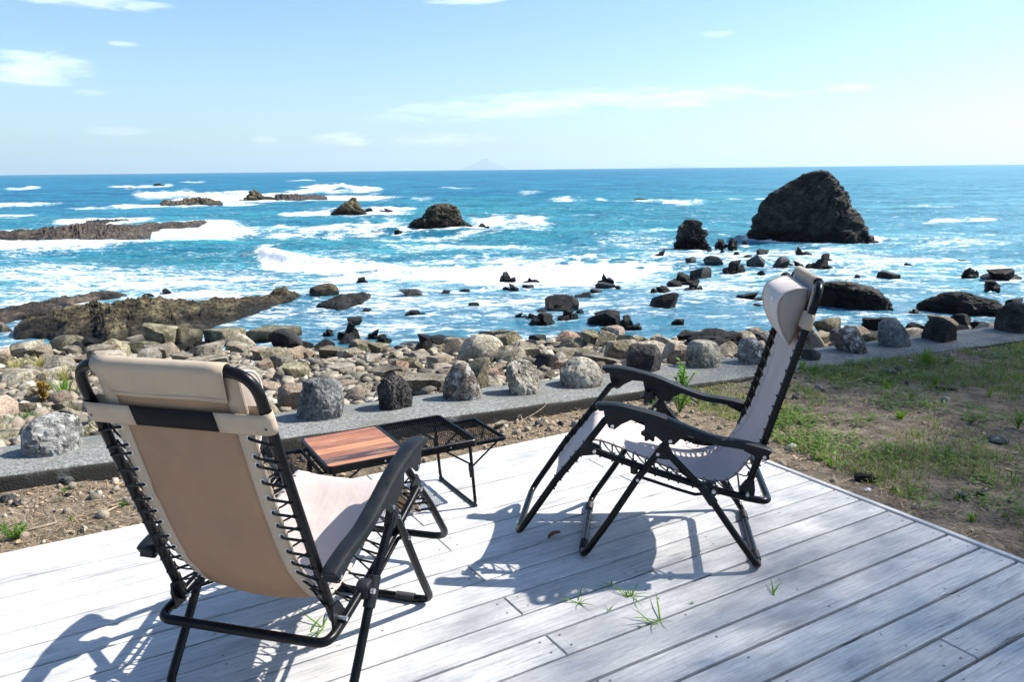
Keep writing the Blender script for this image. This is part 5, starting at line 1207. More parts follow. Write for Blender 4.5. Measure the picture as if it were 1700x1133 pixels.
    for sg in (1, -1):
        cords = MB(); eye = MB(); seq = []
        targets = np.arange(0.135, cum[-1] - 0.02, 0.046)
        for c_ in targets:
            i = int(np.argmin(np.abs(cum - c_))); s, z = pl[i]; nx_, nz_ = nrm(i)
            y = sg * (HS - 0.012); d = sag(i, y) * -1 * -1
            e = Vector((s + nx_ * sgn * d, y, z + nz_ * sgn * d))
            # nearest frame member
            a_back = (s - BP[0]) * (B(1)[0] - B(0)[0]) + (z - BP[1]) * (B(1)[1] - B(0)[1])
            fr_ = a_back / 1.0
            if c_ < 0.62 * cum[-1] * 0.85 and fr_ > 0.06 and s < -0.36: q = B(fr_ - 0.012); half = HB
            elif s < ft(0.16, 0.46)[0]: q = (s - 0.004, float(rail_at(s - 0.004))); half = HR
            else:
                best = None
                for k in range(1, len(fpts) - 1):
                    for t in np.linspace(0, 1, 21):
                        w_ = fs[k] * (1 - t) + fs[k + 1] * t; dd = (w_[0] - s) ** 2 + (w_[1] - z) ** 2
                        if best is None or dd < best[0]: best = (dd, w_)
                q = (best[1][0], best[1][1]); half = HF
            seq.append((e, Vector((q[0], sg * half, q[1])), (nx_ * sgn, nz_ * sgn)))
        for j, (e, q, nn) in enumerate(seq):
            rim = Vector((nn[0], 0, nn[1]))
            inn = Vector((0, -sg, 0))
            a = e - rim * 0.005 + inn * 0.001
            # loop: eyelet -> over the tube -> round it -> back to the next eyelet
            o_ = Vector((0, sg, 0)); tin = q - o_ * 0.010
            cords.tube([tuple(v) for v in catmull([tuple(a + rim * 0.009), tuple(a), tuple(e - rim * 0.010 + o_ * 0.010), tuple(tin - rim * 0.012), tuple(q - rim * 0.0165 + o_ * 0.002)], 3)], 0.0038, 6)
            if j + 1 < len(seq):
                e2 = seq[j + 1][0]; n2 = Vector((seq[j + 1][2][0], 0, seq[j + 1][2][1])); q2 = q * 0.78 + seq[j + 1][1] * 0.22
                cords.tube([tuple(v) for v in catmull([tuple(q - o_ * 0.004 + rim * 0.0165), tuple(q2 - o_ * 0.016 + rim * 0.009), tuple((q2 + e2) / 2 - o_ * 0.006 + rim * 0.004), tuple(e2 + n2 * 0.004)], 3)], 0.0027, 6)
            ring = []
            tdir = Vector((nn[1], 0, -nn[0]))
            for k in range(10):
                an = 2 * math.pi * k / 10; ring.append(tuple(e + tdir * (0.0068 * math.cos(an)) + Vector((0, 1, 0)) * (0.0068 * math.sin(an)) - rim * 0.0042))
            eye.tube(ring, 0.0016, 5, closed=True)
        cords.build('lacing_cord', MT['cord'], sl)
        tag(eye.build('eyelet', MT['eyelet'], sl), kind='stuff')
    # cloth sleeve over the top bar with its flap hanging down the back
    rows = []
    cx_, cz_ = B(bl)
    for k in range(15):
        a = math.radians(-25 + 205 * k / 14); rr = 0.0185
        rows.append([(cx_ + bn[0] * rr * math.cos(a) + bd[0] * rr * math.sin(a), y, cz_ + bn[1] * rr * math.cos(a) + bd[1] * rr * math.sin(a)) for y in np.linspace(-0.176, 0.176, 9)])
    m0 = len(rows)
    for k in range(1, 10):
        t = k / 9; a_ = bl - 0.084 * t; off = -0.0185 + 0.011 * t; hw = 0.176 - 0.020 * t
        rows.append([(B(a_, off - 0.002 * math.sin(3 * y * 8) * t)[0], y, B(a_, off)[1]) for y in np.linspace(-hw, hw, 9)])
    mb = MB(); mb.grid(rows); tp = mb.build('top_sleeve', MT['border'], root, angle=70); md = tp.modifiers.new('cloth', 'SOLIDIFY'); md.thickness = 0.0022; md.offset = 0
    sm = MB(); sm.grid([[(B(bl - 0.072 + dd, -0.0118)[0], y, B(bl - 0.072 + dd, -0.0118)[1]) for y in np.linspace(-0.157, 0.157, 6)] for dd in (-0.0012, 0.0012)]); sm.build('seam', MT['pillow_side'], tp)
    # headrest: cushion, strap round both tubes, elastic at the back
    hd = empty('headrest'); hd.parent = root
    a0, a1 = 0.565, 0.80; cen = []
    pf = [(a0, 0.012), (a0 + 0.03, 0.045), (a0 + 0.085, 0.088), (a0 + 0.14, 0.106), (a0 + 0.178, 0.094), (a0 + 0.206, 0.056), (a0 + 0.218, 0.018)]
    pf = [tuple(q) for q in catmull(pf, 4)]; rows = []
    for y in np.linspace(-0.165, 0.165, 19):
        e = abs(y) / 0.165; pu = 1 - 0.10 * e ** 6 + 0.03 * math.cos(y * 40) * 0.3; rows.append([(B(a, 0.008 + n_ * pu)[0], y, B(a, 0.008 + n_ * pu)[1]) for a, n_ in pf])
    mb = MB(); mb.grid(rows)
    back = [[(B(a, 0.012)[0], y, B(a, 0.012)[1]) for a in (a0, a0 + 0.218)] for y in (-0.165, 0.165)]
    mb.ext(back[0] + back[1], [(0, 1, 3, 2)]); mb.build('cushion', MT['pillow'], hd, angle=50)
    for sg in (1, -1):
        rim = [p3(B(a, 0.008 + n_ * 0.90), sg * 0.165) for a, n_ in pf]; inner = []
        cA, cN = a0 + 0.125, 0.045
        rings = []
        for t, bul in ((1.0, 0.0), (0.9, 0.006), (0.6, 0.014), (0.25, 0.017)):
            rings.append([p3(B(cA + (a - cA) * t, 0.008 + cN + (n_ * 0.90 - cN) * t), sg * (0.165 + bul)) for a, n_ in pf + [(a0 + 0.16, 0.004), (a0 + 0.07, 0.004)]])
        mb = MB(); nn = len(rings[0]); V = [p for r_ in rings for p in r_]; Fc = [(i * nn + k, i * nn + (k + 1) % nn, (i + 1) * nn + (k + 1) % nn, (i + 1) * nn + k) for i in range(3) for k in range(nn)]; Fc.append(tuple(3 * nn + k for k in range(nn))); mb.ext(V, Fc)
        mb.build('side_panel', MT['pillow_side'], hd, angle=50)
        mb = MB(); mb.tube([p3(B(a, 0.010 + n_ * 0.93), sg * 0.1665) for a, n_ in pf], 0.0028, 6); mb.build('piping', MT['pillow'], hd)
        # strap: from the cushion round the tube to the back
        sa = 0.678; hwid = 0.029; rows = []
        path = [(0.150, 0.014), (0.20, 0.017), (HB - 0.004, 0.0165), (HB + 0.012, 0.010), (HB + 0.0165, 0.0), (HB + 0.012, -0.011), (HB - 0.004, -0.0165), (0.20, -0.0175), (0.115, -0.0185)]
        for (y, nn_) in catmull(path, 3): rows.append([p3(B(sa + dd, nn_), sg * y) for dd in (-hwid, -0.01, 0.01, hwid)])
        mb = MB(); mb.grid(rows); st = mb.build('strap', MT['border'], hd, angle=70); md = st.modifiers.new('cloth', 'SOLIDIFY'); md.thickness = 0.0018; md.offset = 0
    rows = [[p3(B(0.678 + dd, -0.0178), y) for dd in (-0.028, 0, 0.028)] for y in np.linspace(-0.118, 0.118, 7)]
    mb = MB(); mb.grid(rows); el = mb.build('elastic_band', MT['elastic'], hd); md = el.modifiers.new('cloth', 'SOLIDIFY'); md.thickness = 0.002; md.offset = 0
    # faint pale print on the cushion front: a line of short strokes over a bar
    pr = MB()
    for (y0, y1, da) in [(0.095, 0.102, 0.012), (0.084, 0.091, 0.012), (0.070, 0.080, 0.012), (0.058, 0.066, 0.012), (0.046, 0.053, 0.012), (0.046, 0.102, -0.006)]:
        hh = 0.007 if da > 0 else 0.0022; aa = a0 + 0.128 + da; nn_ = lambda a: np.interp(a, [q[0] for q in pf], [q[1] for q in pf]) + 0.008 + 0.0022
        pr.ext([p3(B(aa - hh, nn_(aa - hh)), y0), p3(B(aa - hh, nn_(aa - hh)), y1), p3(B(aa + hh, nn_(aa + hh)), y1), p3(B(aa + hh, nn_(aa + hh)), y0)], [(0, 1, 2, 3)])
    pr.build('print', MT['print'], hd)
    return root
P1 = np.array([math.cos(math.radians(80.9)), math.sin(math.radians(80.9))]) * 3.128
make_chair('reclining_chair', 'tan recliner with padded headrest seen from the side, standing apart on bare planks', P1, math.radians(170.9), 0.0, 0.0)
make_chair('reclining_chair', 'tan recliner seen from behind with black strap across its back, beside the folding table', (-0.616, 2.427), 1.304, 0.084, 0.11)

# ------------------------------------------------------------------ folding table
tb = empty('folding_table', (0, 0, 0), math.radians(29.2)); tag(tb, 'low black folding table with half wooden and half wire mesh top', 'table')
tr = Matrix.Rotation(-math.radians(29.2), 2)
def uvt(x, y): v = tr @ Vector((x, y)); return v.x, v.y
uNR, vNR = uvt(-0.152, 3.336); uFL, vFL = uvt(-0.950, 3.36)
T_U0, T_U1, T_V0, T_V1, T_Z = uFL, uNR, vNR, vNR + 0.425, 0.33
tb.location = (0, 0, 0)
def rrect(u0, u1, v0, v1, r, z, seg=6):
    out = []
    for cx, cy, a0 in ((u1 - r, v0 + r, -90), (u1 - r, v1 - r, 0), (u0 + r, v1 - r, 90), (u0 + r, v0 + r, 180)):
        for k in range(seg + 1):
            a = math.radians(a0 + 90 * k / seg); out.append((cx + r * math.cos(a), cy + r * math.sin(a), z))
    return out
def rim(name, u0, u1, v0, v1, r, z1, h, th, parent, mat='frame'):
    ol = rrect(u0, u1, v0, v1, r, 0); il = rrect(u0 + th, u1 - th, v0 + th, v1 - th, max(0.002, r - th), 0); n = len(ol); mb = MB()
    e = 0.0025
    loops = [[(x, y, z1 - h) for x, y, _ in ol], [(x, y, z1 - e) for x, y, _ in ol], [(x + (a - x) * 0.2, y + (b - y) * 0.2, z1) for (x, y, _), (a, b, _) in zip(ol, il)], [(x + (a - x) * 0.8, y + (b - y) * 0.8, z1) for (x, y, _), (a, b, _) in zip(ol, il)], [(x, y, z1 - e) for x, y, _ in il], [(x, y, z1 - h) for x, y, _ in il]]
    V = [p for l in loops for p in l]; F = [(a * n + i, a * n + (i + 1) % n, ((a + 1) % 6) * n + (i + 1) % n, ((a + 1) % 6) * n + i) for a in range(6) for i in range(n)]
    mb.ext(V, F); return mb.build(name, MT[mat], parent, angle=40)
rim('top_frame', T_U0, T_U1, T_V0, T_V1, 0.03, T_Z, 0.032, 0.012, tb)
um = T_U0 + (T_U1 - T_U0) * 0.515
wp = MB(); th = 0.012; ol = [(x, y) for x, y, _ in rrect(T_U0 + th, um - 0.002, T_V0 + th, T_V1 - th, 0.0185, 0)]
nO = len(ol); wp.ext([(x, y, T_Z - 0.012) for x, y in ol] + [(x, y, T_Z - 0.0015) for x, y in ol], [(i, (i + 1) % nO, nO + (i + 1) % nO, nO + i) for i in range(nO)] + [tuple(range(nO - 1, -1, -1)), tuple(range(nO, 2 * nO))])
wpo = wp.build('wood_panel', MT['twood'], tb, angle=30)
for v in wpo.data.vertices: v.co.x -= T_U0; v.co.y -= T_V0
wpo.location = (T_U0, T_V0, 0)
dv = MB(); dv.box((um, T_V0 + 0.011, T_Z - 0.02), (um + 0.014, T_V1 - 0.011, T_Z + 0.0005)); dv.build('divider', MT['frame'], tb, smooth=False)
def mesh_panel(u0, u1, v0, v1, z, parent, pitch=0.0105, name='mesh_panel'):
    mb = MB(); w = 0.00125
    for sgn_ in (1, -1):
        k0 = -int((v1 - v0) * 1.9 / pitch) - 2; k1 = int((u1 - u0) / pitch) + int((v1 - v0) * 1.9 / pitch) + 3
        for k in range(k0, k1):
            # strands run steeply across the short side
            c = u0 + k * pitch; sl_ = 0.55 * sgn_; pts = []
            ua, ub = c + sl_ * 0, c + sl_ * (v1 - v0)
            ta, tb_ = 0.0, 1.0
            if ua == ub: continue
            lo = (u0 - ua) / (ub - ua); hi = (u1 - ua) / (ub - ua)
            if lo > hi: lo, hi = hi, lo
            ta, tb_ = max(0, lo), min(1, hi)
            if tb_ - ta < 0.02: continue
            a = (ua + (ub - ua) * ta, v0 + (v1 - v0) * ta); b = (ua + (ub - ua) * tb_, v0 + (v1 - v0) * tb_)
            d = np.array([b[0] - a[0], b[1] - a[1]]); d /= np.linalg.norm(d); nx_, ny_ = -d[1] * w, d[0] * w; zz = z + (0.0006 if sgn_ > 0 else -0.0006)
            mb.ext([(a[0] - nx_, a[1] - ny_, zz - 0.001), (b[0] - nx_, b[1] - ny_, zz - 0.001), (b[0], b[1], zz + 0.001), (a[0], a[1], zz + 0.001), (a[0] + nx_, a[1] + ny_, zz - 0.001), (b[0] + nx_, b[1] + ny_, zz - 0.001)], [(0, 1, 2, 3), (3, 2, 5, 4), (0, 4, 5, 1)])
    o = mb.build(name, MT['frame'], parent, smooth=False); tag(o, kind='stuff'); return o
mesh_panel(um + 0.013, T_U1 - 0.011, T_V0 + 0.011, T_V1 - 0.011, T_Z - 0.006, tb)
# U legs, braces, feet
for u, s in ((T_U1 - 0.035, 1), (T_U0 + 0.035, -1)):
    v0, v1 = T_V0 + 0.02, T_V1 - 0.02; ub = u + 0.022 * s
    mb = MB(); mb.tube(fillet([(u, v0, T_Z - 0.03), (ub, v0, 0.0075), (ub, v1, 0.0075), (u, v1, T_Z - 0.03)], 0.03, 6), 0.0075, 10); mb.build('leg_frame', MT['frame'], tb)
    for v in (v0, v1):
        mb = MB(); mb.tube([(u - 0.001 * s, v, T_Z - 0.12), (u + 0.006 * s, v, T_Z - 0.18)], 0.0092, 10); mb.build('leg_joint', MT['plastic'], tb)
        mb = MB(); mb.tube([(u - 0.13 * s, v + (0.012 if v == v0 else -0.012), T_Z - 0.03), (u + 0.002 * s, v + (0.012 if v == v0 else -0.012), T_Z - 0.12)], 0.0045, 8); mb.build('brace', MT['frame'], tb)
    mb = MB(); mb.tube([(ub, v0 - 0.002, 0.008), (ub, v0 + 0.022, 0.008)], 0.0098, 10); mb.build('foot_cap', MT['rubber'], tb)
    mb = MB(); mb.tube([(ub, v1 - 0.022, 0.008), (ub, v1 + 0.002, 0.008)], 0.0098, 10); mb.build('foot_cap', MT['rubber'], tb)
    # drop side shelf
    zs = T_Z - 0.032; a, b = (T_U1 + 0.004, T_U1 + 0.168) if s > 0 else (T_U0 - 0.168, T_U0 - 0.004); c0, c1 = T_V0 + 0.045, T_V1 - 0.045
    sh = rim('side_shelf', a, b, c0, c1, 0.016, zs, 0.016, 0.010, tb)
    mesh_panel(a + 0.009, b - 0.009, c0 + 0.009, c1 - 0.009, zs - 0.008, sh)
    for v in (c0 + 0.012, c1 - 0.012):
        mb = MB(); e = b - 0.04 if s > 0 else a + 0.04; mb.tube([(e, v, zs - 0.014), (u + 0.010 * s, v, T_Z - 0.16)], 0.0045, 8); mb.build('shelf_strut', MT['frame'], sh)
        mb = MB(); i_ = a if s > 0 else b; mb.tube([(i_ + 0.03 * s, v, zs - 0.012), (u - 0.03 * s, v, T_Z - 0.034), (u - 0.07 * s, v, T_Z - 0.03)], 0.0050, 8); mb.build('shelf_arm', MT['frame'], sh)
for q in ((0.36, 0), (0.80, 0)):
    mb = MB(); uu = T_U0 + (T_U1 - T_U0) * q[0]; mb.cyl((uu, T_V0 - 0.002, T_Z - 0.016), (uu, T_V0 + 0.004, T_Z - 0.016), 0.004, 8); mb.build('rivet', MT['bolt'], tb)
# ------------------------------------------------------------------ litter, grass and weeds
def blades(name, roots, mat, hmin, hmax, width, lean=0.5, seg=2, seed=1, kind='stuff', flat=0.0):
    r = np.random.default_rng(seed); V = []; F = []; k = 0
    for (x, y, z) in roots:
        a = r.uniform(0, 6.283); h = r.uniform(hmin, hmax); l = r.uniform(0.15, 1.0) * lean * h; w = width * r.uniform(0.6, 1.3); dx, dy = math.cos(a), math.sin(a); px, py = -dy * w, dx * w
        zz = h * (1 - flat)
        V += [(x - px, y - py, z), (x + px, y + py, z), (x + dx * l * 0.35 + px * 0.8, y + dy * l * 0.35 + py * 0.8, z + zz * 0.55), (x + dx * l * 0.35 - px * 0.8, y + dy * l * 0.35 - py * 0.8, z + zz * 0.55), (x + dx * l, y + dy * l, z + zz * (1 - 0.25 * lean))]
        F += [(k, k + 1, k + 2), (k, k + 2, k + 3), (k + 3, k + 2, k + 4)]; k += 5
    o = link(name, np_mesh(name, np.array(V), np.array(F), MT[mat], smooth=False)); 
    if kind: tag(o, kind=kind)
    return o
def uvw(x, y): return x * UP[0] + y * UP[1], x * VP[0] + y * VP[1]
def free_ground(x, y):
    u, v = uvw(x, y); return not (u < 3.145 and v < 3.615)
def gz(x, y): return float(ground_z(np.array([x]), np.array([y]))[0])
r = np.random.default_rng(21)
# grass patches on the right-hand ground
roots = []; dry = []; tries = 0
C = r.uniform(0, 50, 2)
cand_t = r.uniform(3.2, 12.5, 260000); cand_w = r.uniform(-3.5, W_FRONT - 0.03, 260000)
cx, cy = xy_of(cand_t, cand_w); nz = fbm(np.stack([cx * 1.5 + C[0], cy * 1.5, 0 * cx], 1), 4, 71); cz = ground_z(cx, cy); n2 = fbm(np.stack([cx * 6, cy * 6, 0 * cx], 1), 2, 75)
prob = sstep(-0.06, 0.34, nz + 0.5 * n2 + 0.12 * sstep(3.4, 4.8, cand_w)) * np.where(cy > 0.5, 1, 0)
for i in np.where(r.random(260000) < prob * 0.9)[0]:
    x, y = cx[i], cy[i]
    if not free_ground(x, y) or cx[i] > cy[i] * 0.9 + 0.5 or len(roots) > 52000: continue
    (roots if r.random() < 0.72 else dry).append((x, y, cz[i] - 0.004))
blades('grass', roots, 'grass', 0.025, 0.085, 0.0024, 1.2, seed=3)
blades('dry_grass', dry, 'drygrass', 0.03, 0.09, 0.0018, 1.3, seed=4)
# low broad-leaved ground cover in patches
V = []; F = []; k = 0; nz2 = fbm(np.stack([cx * 1.1 + 9, cy * 1.1 + 4, 0 * cx], 1), 4, 171) + 0.5 * fbm(np.stack([cx * 7, cy * 7, 0 * cx], 1), 3, 175)
for i in np.where(r.random(260000) < sstep(0.02, 0.42, nz2 + 0.16 * sstep(3.2, 4.8, cand_w)) * 0.55)[0]:
    x, y = cx[i], cy[i]
    if not free_ground(x, y) or y < 0.5 or x > y * 0.9 + 0.5: continue
    for _ in range(2):
        c = np.array([x + r.normal() * 0.02, y + r.normal() * 0.02, cz[i] + r.uniform(0.004, 0.045)]); a = r.uniform(0, 6.283); L = r.uniform(0.008, 0.022); d = np.array([math.cos(a), math.sin(a), r.uniform(-0.2, 0.5)]) * L; s_ = np.array([-math.sin(a), math.cos(a), r.uniform(-0.3, 0.3)]) * L * 0.42
        V += [c - d, c + s_, c + d, c - s_]; F.append((k, k + 1, k + 2, k + 3)); k += 4
o = link('ground_cover', np_mesh('ground_cover', np.array(V), np.array(F), MT['clover'], smooth=False)); tag(o, kind='stuff')
# pine-straw litter over all the bare ground
st = []
V = []; F = []; k = 0
for _ in range(64000):
    t = r.uniform(-6.5, 11.5); w = r.uniform(-1.5, W_FRONT - 0.01) if t > 2.5 else r.uniform(1.2, W_FRONT - 0.01)
    x, y = xy_of(t, w)
    if not free_ground(x, y) or abs(x) > y * 0.95 + 0.6: continue
    if t > 3.2 and r.random() < 0.45: continue
    z = gz(x, y) + 0.002 + r.random() * 0.012; a = r.uniform(0, 6.283); L = r.uniform(0.008, 0.045); wd = r.uniform(0.0006, 0.0018) if r.random() < (0.95 if t > 3.2 else 0.86) else r.uniform(0.003, 0.0095)
    L = L * 0.45 if wd > 0.0025 else L
    dx, dy = math.cos(a) * L, math.sin(a) * L; px, py = -math.sin(a) * wd, math.cos(a) * wd; tz = r.uniform(-0.006, 0.012)
    V += [(x - dx - px, y - dy - py, z), (x - dx + px, y - dy + py, z + 0.0004), (x + dx + px, y + dy + py, z + tz), (x + dx - px, y + dy - py, z + tz + 0.0006)]; F.append((k, k + 1, k + 2, k + 3)); k += 4
o = link('straw_litter', np_mesh('straw_litter', np.array(V), np.array(F), MT['straw'], smooth=False)); tag(o, kind='stuff')
# gravel in the soil
shapes = [rock_shape(950 + s, planes=7, sub=1)[0] for s in range(10)]; Fi = ico(1)[1]; AV = []; AF = []; k = 0
for _ in range(2600):
    t = r.uniform(-6, 9); w = r.uniform(1.0, W_FRONT - 0.02)
    if r.random() < 0.6: w = W_FRONT - 0.03 - abs(r.normal()) * 0.28
    x, y = xy_of(t, w)
    if not free_ground(x, y): continue
    if t > 3.6 and r.random() < 0.6: continue
    s = min(0.07, r.lognormal(math.log(0.022), 0.5)); S = shapes[r.integers(10)] * np.array([s, s * r.uniform(0.6, 1), s * 0.55]); a = r.uniform(0, 6.28); c, q = math.cos(a), math.sin(a)
    AV.append(np.stack([S[:, 0] * c - S[:, 1] * q + x, S[:, 0] * q + S[:, 1] * c + y, S[:, 2] + gz(x, y)], 1)); AF.append(Fi + k); k += len(S)
o = link('gravel', np_mesh('gravel', np.concatenate(AV), np.concatenate(AF), MT['pebbles'], smooth=False)); tag(o, kind='stuff')
# loose stones at the foot of the ledge
FOOT = [(85, 803, 42, 17, 'slab', 'grey slab stone at the ledge foot under the striated boulder'), (60, 800, 22, 13, 'wedge', 'cream stone at the ledge foot next to the grey slab'), (13, 835, 24, 13, 'round', 'rounded stone on dry soil by the picture edge'), (30, 842, 18, 10, 'slab', 'dark flat stone on dry soil beside the rounded one'), (112, 805, 22, 12, 'slab', 'broken grey stone amid dead straw'), (145, 798, 26, 12, 'round', 'grey stone behind the chair frame at the ledge foot'), (112, 826, 14, 9, 'wedge', 'black wedge shaped stone on dry soil'), (95, 836, 28, 7, 'slab', 'flat grey stone half sunk in dry soil'), (160, 828, 9, 6, 'round', 'small white pebble like stone on dry soil'), (138, 884, 16, 11, 'wedge', 'grey green stone against the deck edge'),
 (804, 700, 22, 14, 'block', 'orange tinted stone at the ledge foot behind the table'), (786, 708, 22, 12, 'slab', 'grey stone beside the side shelf of the table'), (856, 700, 22, 13, 'block', 'greenish square stone at the ledge foot'), (888, 688, 28, 16, 'slab', 'largest grey slab under the ledge lip behind a twig'), (895, 708, 16, 9, 'round', 'rounded grey stone amid litter in front of the grey slab'), (832, 712, 22, 11, 'slab', 'brown flat stone in litter near the table'), (930, 707, 12, 8, 'wedge', 'dark stone near the chair footrest'), (1050, 700, 30, 9, 'slab', 'dark flat stone under the far armrest'), (1475, 622, 22, 8, 'slab', 'grey flat stone on the shaded grass'), (1568, 648, 40, 7, 'slab', 'broad flat stone flush with the shaded grass'), (1655, 738, 34, 10, 'slab', 'bluish flat stone half hidden in grass'), (1393, 781, 12, 6, 'block', 'small tan stone by the deck edge'), (1596, 830, 16, 12, 'wedge', 'brown stone with a sprout beside it'), (1627, 825, 14, 8, 'slab', 'small dark slate piece on bare soil')]
for i, (cx_, by, w, h, kd, lab) in enumerate(FOOT):
    p = on_ground(cx_, by); put_rock('ground_stone', 'stone', (p[0], p[1], p[2] - 0.004), w, h, kd, ['lm_grey', 'stone', 'rock_grey', 'rock_moss'][i % 4] if 'black' not in lab and 'dark' not in lab else 'lm_dark', lab, 'loose stones on the soil', foam=False, spin=r.uniform(-0.6, 0.6))
# weeds
def weed(px, py, h_px, n, mat, label, leafy=True, spread=0.5, z=None, parent_mat=None, name='weed', cat='weed', group=None, kind=None, flat=1.0):
    p = on_ground(px, py) if z is None else (gp(px, py, z) if not isinstance(z, str) else on_beach(px, py)); dist = (np.array(p) - CAM_P) @ CAM_F; H = h_px / F_PX * dist
    rr = np.random.default_rng(int(px * 7 + py)); V = []; F = []; k = 0; stems = MB()
    for i in range(n):
        a = rr.uniform(0, 6.283); lean = rr.uniform(0.1, 1.0) * spread; top = np.array([math.cos(a) * lean * H, math.sin(a) * lean * H, H * rr.uniform(0.55, 1.0) * flat])
        if leafy:
            stems.tube([(0, 0, 0), tuple(top * 0.5 + np.array([0, 0, H * 0.08])), tuple(top)], H * 0.012 + 0.0006, 4)
            for j in range(7):
                t = 0.25 + 0.75 * j / 6; c = top * t + np.array([0, 0, H * 0.08 * (1 - abs(2 * t - 1))]); b = rr.uniform(0, 6.283); L = H * rr.uniform(0.13, 0.24); d = np.array([math.cos(b), math.sin(b), rr.uniform(-0.1, 0.6)]); d /= np.linalg.norm(d); s = np.cross(d, [0, 0, 1.0]); s /= np.linalg.norm(s); s *= L * 0.30
                V += [c, c + d * L * 0.5 + s + np.array([0, 0, L * 0.05]), c + d * L, c + d * L * 0.5 - s + np.array([0, 0, L * 0.05])]; F.append((k, k + 1, k + 2, k + 3)); k += 4
        else:
            w = H * 0.025 + 0.0008; s = np.array([-math.sin(a), math.cos(a), 0]) * w; b0 = np.array([rr.normal() * H * 0.12, rr.normal() * H * 0.12, 0]); m = b0 + top * 0.5 + np.array([0, 0, H * 0.14 * flat])
            V += [b0 - s, b0 + s, m + s * 0.9, m - s * 0.9]; F.append((k, k + 1, k + 2, k + 3)); k += 4; V += [m - s * 0.9, m + s * 0.9, b0 + top, b0 + top]; F.append((k, k + 1, k + 2, k + 3)); k += 4
    root = empty(name, tuple(p)); tag(root, label, cat, group)
    V = np.array(V); me = bpy.data.meshes.new('leaves'); me.from_pydata(V.tolist(), [], F); me.validate(); me.materials.append(MT[mat]); lo = link('foliage', me, root); tag(lo, kind='stuff')
    if leafy: stems.build('stem', MT[mat], root)
    return root
LW = 'green weeds growing round the deck'
weed(1132, 660, 62, 9, 'weed', 'tall leafy weed sprouting at the ledge edge between the two armrests', spread=0.35, group=LW)
weed(1128, 686, 46, 12, 'weed', 'bushy bright weed low between the armrests of the side facing chair', spread=0.7, group=LW)
weed(1084, 684, 24, 7, 'weed', 'small leafy weed beside the bushy one under the far armrest', spread=0.6, group=LW)
weed(1330, 612, 18, 26, 'weed', 'grassy tuft at the ledge foot right behind the backrest', leafy=False, spread=0.7, group=LW)
weed(1352, 622, 20, 9, 'weed', 'broad leaved weed near the ledge foot beside the backrest', spread=0.7, group=LW)
weed(1540, 604, 34, 30, 'grass', 'spiky bright tuft by the ledge edge below the slanting boulder', leafy=False, spread=0.7, group=LW)
weed(1572, 606, 22, 10, 'weed', 'leafy yellow green weed next to the spiky bright tuft', spread=0.9, group=LW)
weed(1470, 646, 22, 24, 'grass', 'dark bladed clump in the shaded middle of the grass', leafy=False, spread=0.9, group=LW)
weed(1552, 640, 18, 26, 'grass', 'round dark clump below the spiky bright tuft', leafy=False, spread=0.8, group=LW)
weed(1514, 663, 17, 22, 'grass', 'small dark clump beside a bare patch', leafy=False, spread=0.8, group=LW)
weed(1494, 696, 20, 34, 'weed', 'sunlit starry clump in the bright grass', leafy=False, spread=1.0, group=LW)
weed(1612, 704, 20, 14, 'weed', 'wide leafy weed in the brighter grass at some distance from the deck', spread=1.1, group=LW)
weed(1642, 660, 16, 20, 'grass', 'pale tuft on the shaded slope', leafy=False, spread=0.8, group=LW)
weed(1356, 742, 16, 28, 'weed', 'bright tuft growing close to the chair and deck edge', leafy=False, spread=0.9, group=LW)
weed(1378, 774, 16, 20, 'weed', 'small tuft just above the little tan stone', leafy=False, spread=0.7, group=LW)
weed(1614, 866, 18, 30, 'weed', 'isolated green tuft on bare soil near the deck corner edge', leafy=False, spread=1.0, group=LW)
weed(1590, 832, 16, 10, 'grass', 'sprout beside the brown stone', leafy=False, spread=0.6, group=LW)
weed(1665, 860, 12, 12, 'grass', 'little tuft farthest down the bare soil', leafy=False, spread=0.8, group=LW)
weed(1512, 820, 12, 10, 'grass', 'tiny sprout near the white shell flake', leafy=False, spread=0.7, group=LW)
weed(1690, 712, 30, 16, 'weed', 'leafy clump cut by the picture edge on the grass', spread=0.9, group=LW)
weed(24, 896, 26, 30, 'weed', 'low green clump touching the deck edge among straw', spread=1.2, group=LW)
weed(108, 818, 10, 8, 'weed', 'tiny green sprig above the black wedge stone', spread=1.0, group=LW)
weed(118, 866, 14, 10, 'weed', 'yellow green sprig standing in dead straw', leafy=False, spread=0.4, group=LW)
weed(206, 842, 12, 10, 'weed', 'small sprig next to the chair frame on dry soil', spread=0.9, group=LW)
weed(8, 878, 12, 10, 'weed', 'thin sprig at the picture edge above the low green clump', spread=0.8, group=LW)
weed(72, 668, 44, 22, 'rust_weed', 'reddish yellow shrublet among beach stones behind the striated boulder', spread=0.5, z='beach', group='plants among the beach stones')
weed(108, 660, 40, 30, 'weed', 'yellow green bladed tuft next to the reddish shrublet', leafy=False, spread=0.8, z='beach', group='plants among the beach stones')
for i, (a, b, lb) in enumerate([(20, 706, 'flat green creeping plant in front of the pale slab by the picture edge'), (48, 698, 'widest green creeping plant behind the striated boulder'), (80, 690, 'green creeping plant below the reddish shrublet'), (120, 694, 'thin green creeping plant near the chair frame')]):
    weed(a, b, 14, 30, 'weed', lb, spread=2.2, z='beach', name='creeping_plant', cat='plant', group='plants among the beach stones')
for i, (a, b, n, lb) in enumerate([(30, 622, 70, 'yellow dry grass drift beside the pinkish long boulder'), (70, 618, 80, 'thickest yellow dry grass drift behind the pinkish long boulder'), (108, 636, 40, 'straggly dry grass near the top corner of the chair')]):
    weed(a, b, 30, n, 'drygrass', lb, leafy=False, spread=1.3, z='beach', name='dry_grass_tuft', cat='grass tuft', group='plants among the beach stones')
